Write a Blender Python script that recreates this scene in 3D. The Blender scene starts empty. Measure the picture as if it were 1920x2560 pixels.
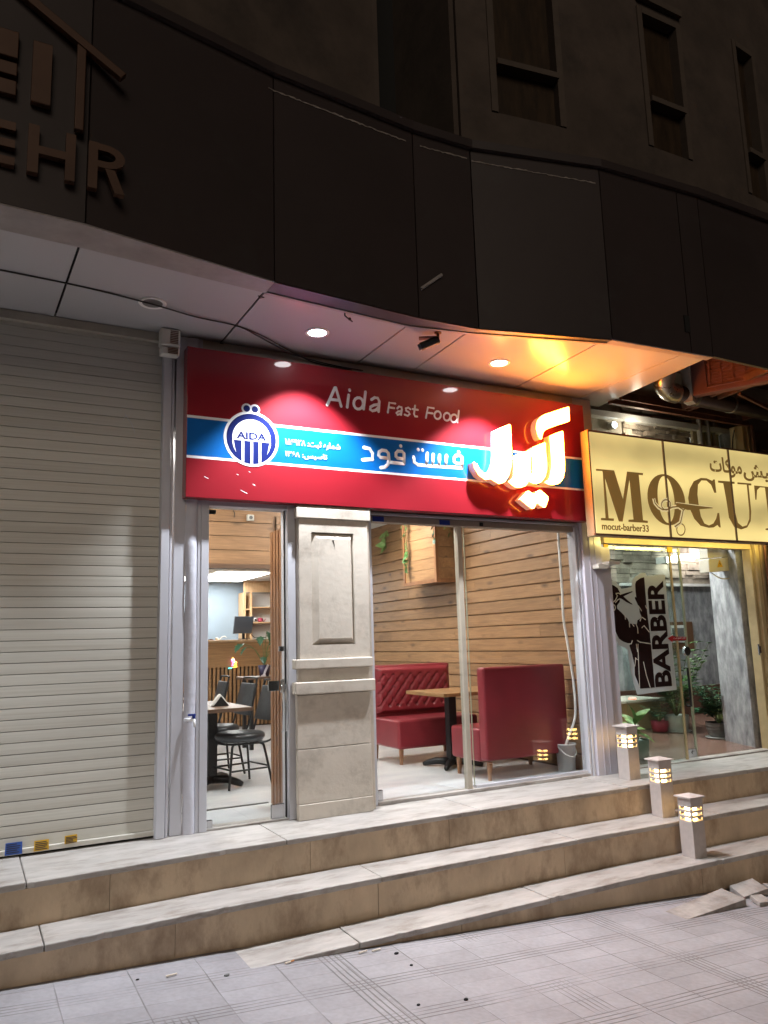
import bpy, bmesh, math, random
from mathutils import Vector, Matrix
random.seed(7)
S = bpy.context.scene
COL = S.collection
R = math.radians

# ------------------------------------------------------------------ camera
cam = bpy.data.cameras.new('camera')
camo = bpy.data.objects.new('camera', cam)
COL.objects.link(camo)
S.camera = camo
def set_camera(yaw, pitch, roll, f_px, h):
    f = Vector((math.sin(yaw)*math.cos(pitch), math.cos(yaw)*math.cos(pitch), math.sin(pitch)))
    r = Vector((math.cos(yaw), -math.sin(yaw), 0))
    u = r.cross(f)
    c, s = math.cos(roll), math.sin(roll)
    r2, u2 = c*r + s*u, -s*r + c*u
    m = Matrix((r2, u2, -f)).transposed().to_4x4()
    m.translation = Vector((0, 0, h))
    camo.matrix_world = m
    cam.sensor_fit = 'VERTICAL'
    cam.sensor_height = 24.0
    cam.lens = f_px / 2560.0 * 24.0
    cam.clip_start = .05
    cam.clip_end = 500
set_camera(0.4920176, 0.16446429, -0.02903602, 1946.95, 1.2)

# ------------------------------------------------------------------ world, street light, exposure
W = bpy.data.worlds.new('World'); S.world = W; W.use_nodes = True
wn = W.node_tree
bg = wn.nodes['Background']
sky = wn.nodes.new('ShaderNodeTexSky'); sky.sky_type = 'NISHITA'; sky.sun_disc = False
sky.sun_elevation = R(-4); sky.sun_rotation = R(200)
wn.links.new(sky.outputs[0], bg.inputs[0]); bg.inputs[1].default_value = 0.10
SUN = bpy.data.lights.new('street_light', 'SUN'); so = bpy.data.objects.new('street_light', SUN); COL.objects.link(so)
SUN.energy = 0.62; SUN.angle = R(30); SUN.color = (1, .83, .66)
so.rotation_euler = Vector((0.35, 1, -0.48)).to_track_quat('-Z', 'Y').to_euler()
S.view_settings.view_transform = 'Standard'; S.view_settings.look = 'None'
S.view_settings.exposure = 0; S.view_settings.gamma = 1
S.render.engine = 'CYCLES'
cy = S.cycles
cy.use_denoising = True
cy.max_bounces = 8; cy.diffuse_bounces = 4; cy.glossy_bounces = 4; cy.transmission_bounces = 6; cy.transparent_max_bounces = 16
cy.sample_clamp_indirect = 6.0
cy.caustics_reflective = False; cy.caustics_refractive = False

# ------------------------------------------------------------------ node materials
def mat(name, col, rough=.6, metal=0., var=.0, vscale=4., bump=0., bscale=60., spec=.5, coat=0., stretch=(1,1,1), col2=None, island=0., emit=None, estr=0., stain=None, sscale=1.5, smin=.5, smax=.75, bdist=.01):
    m = bpy.data.materials.new(name); m.use_nodes = True
    nt = m.node_tree; N = nt.nodes; L = nt.links
    b = N['Principled BSDF']
    b.inputs['Roughness'].default_value = rough; b.inputs['Metallic'].default_value = metal
    b.inputs['Specular IOR Level'].default_value = spec
    b.inputs['Coat Weight'].default_value = coat; b.inputs['Coat Roughness'].default_value = .025
    tc = N.new('ShaderNodeTexCoord'); mp = N.new('ShaderNodeMapping'); mp.inputs['Scale'].default_value = stretch
    L.new(tc.outputs['Object'], mp.inputs[0])
    c = (*col, 1)
    out = None
    if var or col2:
        n = N.new('ShaderNodeTexNoise'); n.inputs['Scale'].default_value = vscale; n.inputs['Detail'].default_value = 7; n.inputs['Roughness'].default_value = .62
        L.new(mp.outputs[0], n.inputs[0])
        mr = N.new('ShaderNodeMapRange'); mr.inputs[1].default_value = .32; mr.inputs[2].default_value = .68
        L.new(n.outputs[0], mr.inputs[0])
        mx = N.new('ShaderNodeMix'); mx.data_type = 'RGBA'
        c2 = col2 if col2 else tuple(max(0, x*(1-var)) for x in col)
        mx.inputs[6].default_value = c; mx.inputs[7].default_value = (*c2, 1)
        L.new(mr.outputs[0], mx.inputs[0]); out = mx.outputs[2]
        rr = N.new('ShaderNodeMapRange'); rr.inputs[3].default_value = max(.03, rough-.08); rr.inputs[4].default_value = min(1, rough+.1)
        L.new(n.outputs[0], rr.inputs[0]); L.new(rr.outputs[0], b.inputs['Roughness'])
    if stain:
        n2 = N.new('ShaderNodeTexNoise'); n2.inputs['Scale'].default_value = sscale; n2.inputs['Detail'].default_value = 9; n2.inputs['Roughness'].default_value = .7
        L.new(mp.outputs[0], n2.inputs[0])
        m2 = N.new('ShaderNodeMapRange'); m2.inputs[1].default_value = smin; m2.inputs[2].default_value = smax
        L.new(n2.outputs[0], m2.inputs[0])
        x2 = N.new('ShaderNodeMix'); x2.data_type = 'RGBA'
        if out: L.new(out, x2.inputs[6])
        else: x2.inputs[6].default_value = c
        x2.inputs[7].default_value = (*stain, 1)
        L.new(m2.outputs[0], x2.inputs[0]); out = x2.outputs[2]
    if island:
        g = N.new('ShaderNodeNewGeometry'); mr = N.new('ShaderNodeMapRange'); mr.inputs[3].default_value = 1-island; mr.inputs[4].default_value = 1+island*.55
        L.new(g.outputs['Random Per Island'], mr.inputs[0])
        h = N.new('ShaderNodeHueSaturation')
        if out: L.new(out, h.inputs['Color'])
        else: h.inputs['Color'].default_value = c
        L.new(mr.outputs[0], h.inputs['Value']); out = h.outputs[0]
    if out: L.new(out, b.inputs['Base Color'])
    else: b.inputs['Base Color'].default_value = c
    if bump:
        n = N.new('ShaderNodeTexNoise'); n.inputs['Scale'].default_value = bscale; n.inputs['Detail'].default_value = 6
        L.new(mp.outputs[0], n.inputs[0])
        bp = N.new('ShaderNodeBump'); bp.inputs['Strength'].default_value = bump; bp.inputs['Distance'].default_value = bdist
        L.new(n.outputs[0], bp.inputs['Height']); L.new(bp.outputs[0], b.inputs['Normal'])
    if emit:
        b.inputs['Emission Color'].default_value = (*emit, 1); b.inputs['Emission Strength'].default_value = estr
    return m

def glass(name, tint, refl=1.0):
    m = bpy.data.materials.new(name); m.use_nodes = True
    nt = m.node_tree; N = nt.nodes; L = nt.links
    N.remove(N['Principled BSDF'])
    t = N.new('ShaderNodeBsdfTransparent'); t.inputs[0].default_value = (*tint, 1)
    g = N.new('ShaderNodeBsdfGlossy'); g.inputs['Roughness'].default_value = .012; g.inputs[0].default_value = (refl, refl, refl, 1)
    f = N.new('ShaderNodeFresnel')
    ge = N.new('ShaderNodeNewGeometry'); io = N.new('ShaderNodeMix'); io.inputs[2].default_value = 1.5; io.inputs[3].default_value = 1/1.5   # both faces of the sheet reflect like glass seen from air
    L.new(ge.outputs['Backfacing'], io.inputs[0]); L.new(io.outputs[0], f.inputs[0])
    x = N.new('ShaderNodeMixShader')
    L.new(f.outputs[0], x.inputs[0]); L.new(t.outputs[0], x.inputs[1]); L.new(g.outputs[0], x.inputs[2])
    L.new(x.outputs[0], N['Material Output'].inputs[0])
    return m

def wood(name, c1, c2, axis=1, island=.25, rough=.5, knots=True, coat=0.):
    m = bpy.data.materials.new(name); m.use_nodes = True
    nt = m.node_tree; N = nt.nodes; L = nt.links; b = N['Principled BSDF']
    b.inputs['Coat Weight'].default_value = coat
    tc = N.new('ShaderNodeTexCoord'); g = N.new('ShaderNodeNewGeometry')
    off = N.new('ShaderNodeVectorMath'); off.operation = 'SCALE'; off.inputs[0].default_value = (37, 21, 53)
    L.new(g.outputs['Random Per Island'], off.inputs['Scale'])
    ad = N.new('ShaderNodeVectorMath'); L.new(tc.outputs['Object'], ad.inputs[0]); L.new(off.outputs[0], ad.inputs[1])
    mp = N.new('ShaderNodeMapping'); sc = [9, 9, 9]; sc[axis] = .9; mp.inputs['Scale'].default_value = sc
    L.new(ad.outputs[0], mp.inputs[0])
    n = N.new('ShaderNodeTexNoise'); n.inputs['Scale'].default_value = 2.2; n.inputs['Detail'].default_value = 8; n.inputs['Distortion'].default_value = 1.2
    L.new(mp.outputs[0], n.inputs[0])
    mr = N.new('ShaderNodeMapRange'); mr.inputs[1].default_value = .3; mr.inputs[2].default_value = .7; L.new(n.outputs[0], mr.inputs[0])
    mx = N.new('ShaderNodeMix'); mx.data_type = 'RGBA'; mx.inputs[6].default_value = (*c1, 1); mx.inputs[7].default_value = (*c2, 1)
    L.new(mr.outputs[0], mx.inputs[0]); out = mx.outputs[2]
    # fine fibre
    mp2 = N.new('ShaderNodeMapping'); sc = [90, 90, 90]; sc[axis] = 3; mp2.inputs['Scale'].default_value = sc; L.new(ad.outputs[0], mp2.inputs[0])
    n2 = N.new('ShaderNodeTexNoise'); n2.inputs['Scale'].default_value = 1.5; n2.inputs['Detail'].default_value = 4; L.new(mp2.outputs[0], n2.inputs[0])
    mr2 = N.new('ShaderNodeMapRange'); mr2.inputs[1].default_value = .3; mr2.inputs[2].default_value = .7; mr2.inputs[3].default_value = .78; mr2.inputs[4].default_value = 1.1; L.new(n2.outputs[0], mr2.inputs[0])
    h = N.new('ShaderNodeHueSaturation'); L.new(out, h.inputs['Color']); 
    r = N.new('ShaderNodeMapRange'); r.inputs[3].default_value = 1-island; r.inputs[4].default_value = 1+island*.5; L.new(g.outputs['Random Per Island'], r.inputs[0])
    mu = N.new('ShaderNodeMath'); mu.operation = 'MULTIPLY'; L.new(mr2.outputs[0], mu.inputs[0]); L.new(r.outputs[0], mu.inputs[1])
    L.new(mu.outputs[0], h.inputs['Value']); out = h.outputs[0]
    if knots:
        v = N.new('ShaderNodeTexVoronoi'); v.inputs['Scale'].default_value = 1.0
        mp3 = N.new('ShaderNodeMapping'); sc = [7, 7, 7]; sc[axis] = 2.6; mp3.inputs['Scale'].default_value = sc; L.new(ad.outputs[0], mp3.inputs[0]); L.new(mp3.outputs[0], v.inputs[0])
        k = N.new('ShaderNodeMapRange'); k.inputs[1].default_value = .05; k.inputs[2].default_value = .2; L.new(v.outputs['Distance'], k.inputs[0])
        x = N.new('ShaderNodeMix'); x.data_type = 'RGBA'; x.inputs[6].default_value = tuple(.35*q for q in c2)+(1,); L.new(k.outputs[0], x.inputs[0]); L.new(out, x.inputs[7]); out = x.outputs[2]
    L.new(out, b.inputs['Base Color']); b.inputs['Roughness'].default_value = rough
    bp = N.new('ShaderNodeBump'); bp.inputs['Strength'].default_value = .12; bp.inputs['Distance'].default_value = .004; L.new(n2.outputs[0], bp.inputs['Height']); L.new(bp.outputs[0], b.inputs['Normal'])
    return m

def emis(name, col, strength):
    m = bpy.data.materials.new(name); m.use_nodes = True
    N = m.node_tree.nodes; b = N['Principled BSDF']
    b.inputs['Base Color'].default_value = (.8, .8, .8, 1)
    b.inputs['Emission Color'].default_value = (*col, 1); b.inputs['Emission Strength'].default_value = strength
    return m

# ------------------------------------------------------------------ mesh helpers
def B(): return bmesh.new()
def box(bm, x0, x1, y0, y1, z0, z1):
    vs = [bm.verts.new((x, y, z)) for x in (x0, x1) for y in (y0, y1) for z in (z0, z1)]
    for q in ((0,1,3,2),(4,6,7,5),(0,4,5,1),(2,3,7,6),(0,2,6,4),(1,5,7,3)):
        bm.faces.new([vs[i] for i in q])
    return bm
def obox(bm, c, ux, uy, hx, hy, z0, z1):
    """box with a footprint turned in plan: centre c, unit axes ux, uy, half sizes"""
    P = []
    for z in (z0, z1):
        for sx, sy in ((-1,-1),(1,-1),(1,1),(-1,1)):
            P.append(bm.verts.new((c[0]+sx*hx*ux[0]+sy*hy*uy[0], c[1]+sx*hx*ux[1]+sy*hy*uy[1], z)))
    for q in ((3,2,1,0),(4,5,6,7),(0,1,5,4),(1,2,6,5),(2,3,7,6),(3,0,4,7)): bm.faces.new([P[i] for i in q])
    return bm
def wallseg(bm, p, q, t, z0, z1):
    """vertical panel from p to q in plan; its street face runs through p-q, thickness t goes inwards (+left normal)"""
    dx, dy = q[0]-p[0], q[1]-p[1]; l = math.hypot(dx, dy); ux, uy = dx/l, dy/l
    c = ((p[0]+q[0])/2 - uy*t/2, (p[1]+q[1])/2 + ux*t/2)
    return obox(bm, c, (ux, uy), (-uy, ux), l/2, t/2, z0, z1)
def prism_xy(bm, pts, z0, z1):
    lo = [bm.verts.new((x, y, z0)) for x, y in pts]; hi = [bm.verts.new((x, y, z1)) for x, y in pts]
    n = len(pts)
    bm.faces.new(lo[::-1]); bm.faces.new(hi)
    for i in range(n): bm.faces.new((lo[i], lo[(i+1) % n], hi[(i+1) % n], hi[i]))
    return bm
def prism_xz(bm, pts, y0, y1):
    """outline in x-z (concave allowed), front face at y0, back at y1"""
    from mathutils.geometry import tessellate_polygon
    a = [bm.verts.new((x, y0, z)) for x, z in pts]; b = [bm.verts.new((x, y1, z)) for x, z in pts]
    n = len(pts)
    for t in tessellate_polygon([[Vector((x, z, 0)) for x, z in pts]]):
        bm.faces.new([a[i] for i in t]); bm.faces.new([b[i] for i in reversed(t)])
    for i in range(n): bm.faces.new((a[i], a[(i+1) % n], b[(i+1) % n], b[i]))
    return bm
def cyl(bm, p0, p1, r0, r1=None, n=16, caps=True):
    p0, p1 = Vector(p0), Vector(p1); r1 = r0 if r1 is None else r1
    d = (p1-p0).normalized(); a = d.orthogonal().normalized(); b = d.cross(a)
    A = [bm.verts.new(p0+(a*math.cos(t)+b*math.sin(t))*r0) for t in [2*math.pi*i/n for i in range(n)]]
    C = [bm.verts.new(p1+(a*math.cos(t)+b*math.sin(t))*r1) for t in [2*math.pi*i/n for i in range(n)]]
    for i in range(n): bm.faces.new((A[i], A[(i+1) % n], C[(i+1) % n], C[i]))
    if caps: bm.faces.new(A[::-1]); bm.faces.new(C)
    return bm
def tube(bm, pts, r, n=8, closed=False, flat=None):
    """tube along a polyline; flat=(axis, factor) squashes it along one axis; radius list allowed"""
    P = [Vector(p) for p in pts]; m = len(P); rings = []
    up = None
    for i, p in enumerate(P):
        if closed: d = (P[(i+1) % m]-P[i-1])
        else: d = P[min(i+1, m-1)]-P[max(i-1, 0)]
        d = d.normalized() if d.length > 1e-9 else Vector((1, 0, 0))
        if up is None: up = d.orthogonal().normalized()
        a = (up - d*up.dot(d)); a = a.normalized() if a.length > 1e-6 else d.orthogonal().normalized(); up = a
        b = d.cross(a); rr = r[i] if isinstance(r, (list, tuple)) else r
        ring = []
        for k in range(n):
            t = 2*math.pi*k/n; v = (a*math.cos(t)+b*math.sin(t))*rr
            if flat: v[flat[0]] *= flat[1]
            ring.append(bm.verts.new(p+v))
        rings.append(ring)
    for i in range(m if closed else m-1):
        A, C = rings[i], rings[(i+1) % m]
        for k in range(n): bm.faces.new((A[k], A[(k+1) % n], C[(k+1) % n], C[k]))
    if not closed: bm.faces.new(rings[0][::-1]); bm.faces.new(rings[-1])
    return bm
def smooth_path(pts, k=4):
    P = [Vector(p) for p in pts]; out = []
    for i in range(len(P)-1):
        a, b, c, d = P[max(i-1, 0)], P[i], P[i+1], P[min(i+2, len(P)-1)]
        for j in range(k):
            t = j/k
            out.append(.5*((2*b)+(c-a)*t+(2*a-5*b+4*c-d)*t*t+(3*b-a-3*c+d)*t**3))
    out.append(P[-1]); return out
def lathe(bm, prof, c=(0, 0), n=24):
    rings = []
    for r, z in prof: rings.append([bm.verts.new((c[0]+r*math.cos(2*math.pi*k/n), c[1]+r*math.sin(2*math.pi*k/n), z)) for k in range(n)])
    for A, C in zip(rings, rings[1:]):
        for k in range(n): bm.faces.new((A[k], A[(k+1) % n], C[(k+1) % n], C[k]))
    if prof[0][0] > 1e-4: bm.faces.new(rings[0][::-1])
    if prof[-1][0] > 1e-4: bm.faces.new(rings[-1])
    return bm
def sphere(bm, c, r, n=10, sc=(1, 1, 1)):
    prof = []
    rings = []
    for i in range(1, n//2):
        t = math.pi*i/(n//2)
        rings.append([bm.verts.new((c[0]+sc[0]*r*math.sin(t)*math.cos(2*math.pi*k/n), c[1]+sc[1]*r*math.sin(t)*math.sin(2*math.pi*k/n), c[2]+sc[2]*r*math.cos(t))) for k in range(n)])
    top = bm.verts.new((c[0], c[1], c[2]+r*sc[2])); bot = bm.verts.new((c[0], c[1], c[2]-r*sc[2]))
    for A, C in zip(rings, rings[1:]):
        for k in range(n): bm.faces.new((A[k], C[k], C[(k+1) % n], A[(k+1) % n]))
    for k in range(n): bm.faces.new((top, rings[0][k], rings[0][(k+1) % n])); bm.faces.new((bot, rings[-1][(k+1) % n], rings[-1][k]))
    return bm
ROOT = {}
def thing(name, label, cat, loc=(0, 0, 0), group=None, kind=None):
    o = bpy.data.objects.new(name, None); COL.objects.link(o); o.location = loc; o.empty_display_size = .1
    o['label'] = label; o['category'] = cat
    if group: o['group'] = group
    if kind: o['kind'] = kind
    ROOT[o] = Vector(loc); return o
def obj(name, bm, m, parent=None, bevel=0., smooth=False, seg=2):
    """one mesh object; with a parent the vertices are given in world space and moved to the parent's base"""
    bmesh.ops.recalc_face_normals(bm, faces=bm.faces[:])
    if parent is not None and ROOT[parent].length: bmesh.ops.translate(bm, verts=bm.verts[:], vec=-ROOT[parent])
    me = bpy.data.meshes.new(name); bm.to_mesh(me); bm.free()
    if m: me.materials.append(m)
    o = bpy.data.objects.new(name, me); COL.objects.link(o)
    if parent is not None: o.parent = parent; ROOT[o] = ROOT[parent]
    else: ROOT[o] = Vector((0, 0, 0))
    if smooth:
        for p in me.polygons: p.use_smooth = True
    if bevel:
        b = o.modifiers.new('edge', 'BEVEL'); b.width = bevel; b.segments = seg; b.limit_method = 'ANGLE'; b.angle_limit = R(40)
    return o
def tag(o, label, cat, group=None):
    o['label'] = label; o['category'] = cat
    if group: o['group'] = group
    return o
def struct(name, bm, m, **k):
    o = obj(name, bm, m, **k); o['kind'] = 'structure'; return o
def dup(root, loc, rotz=0, label=None):
    r = root.copy(); COL.objects.link(r); r.location = loc; r.rotation_euler = (0, 0, rotz)
    if label: r['label'] = label
    for ch in list(root.children):
        c = ch.copy(); COL.objects.link(c); c.parent = r
        for g in ch.children:
            d = g.copy(); COL.objects.link(d); d.parent = c
    return r
def font_bm(text, x0, x1, z0, z1, y, offset=.0, depth=.0015, rot=False, shear=0., res=3):
    """text outline fitted to a rectangle of the plane at depth y (rot: reads upwards)"""
    cu = bpy.data.curves.new('t', 'FONT'); cu.body = text; cu.size = 1; cu.offset = offset; cu.resolution_u = res; cu.extrude = .5
    o = bpy.data.objects.new('t', cu); COL.objects.link(o)
    dg = bpy.context.evaluated_depsgraph_get(); dg.update()
    me = bpy.data.meshes.new_from_object(o.evaluated_get(dg))
    bm = B(); bm.from_mesh(me)
    bpy.data.objects.remove(o); bpy.data.meshes.remove(me)
    xs = [v.co.x for v in bm.verts]; ys = [v.co.y for v in bm.verts]
    a0, a1, b0, b1 = min(xs), max(xs), min(ys), max(ys)
    for v in bm.verts:
        u = (v.co.x-a0)/(a1-a0); w = (v.co.y-b0)/(b1-b0); d = y - (v.co.z+.5)*depth
        if rot: v.co = (x1 - w*(x1-x0) , d, z0+u*(z1-z0))
        else: v.co = (x0+u*(x1-x0), d, z0+w*(z1-z0)+shear*u)
    if rot:
        for v in bm.verts: v.co.x = x0 + x1 - v.co.x if False else v.co.x
    return bm
def strokes_bm(strokes, y, r, flat=.12, closed_idx=()):
    bm = B()
    for i, s in enumerate(strokes):
        pts = [(x, y, z) for x, z in s]
        tube(bm, pts, r, n=10, flat=(1, flat))
        for p in (pts[0], pts[-1]): sphere(bm, p, r*1.0, n=10, sc=(1, flat*.98, 1))
        for p in pts[1:-1]: sphere(bm, p, r*.995, n=8, sc=(1, flat*.97, 1))
    return bm
def disc(bm, cx, cz, r, y0, y1, n=40):
    return prism_xz(bm, [(cx+r*math.cos(2*math.pi*i/n), cz+r*math.sin(2*math.pi*i/n)) for i in range(n)], y0, y1)
def lerp_pts(tab, x):
    for (a, fa), (b, fb) in zip(tab, tab[1:]):
        if x <= b: return fa+(fb-fa)*max(0, min(1, (x-a)/(b-a)))
    return tab[-1][1]
def leaf(bm, base, d, up, length, width, bend=.25, n=4, lobes=0):
    """a leaf blade from base along d, curling down; real outline with a midrib fold"""
    d = Vector(d).normalized(); up = Vector(up); side = d.cross(up); side = side.normalized() if side.length > 1e-5 else d.orthogonal().normalized(); up = side.cross(d).normalized()
    prev = None
    for i in range(n+1):
        t = i/n
        c = Vector(base)+d*length*t - up*(bend*length*t*t)
        w = width*math.sin(math.pi*min(.97, max(.04, t**.8)))
        if lobes and i % 2: w *= .55
        row = (bm.verts.new(c+side*w+up*w*.25), bm.verts.new(c), bm.verts.new(c-side*w+up*w*.25))
        if prev:
            bm.faces.new((prev[0], prev[1], row[1], row[0])); bm.faces.new((prev[1], prev[2], row[2], row[1]))
        prev = row
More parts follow.
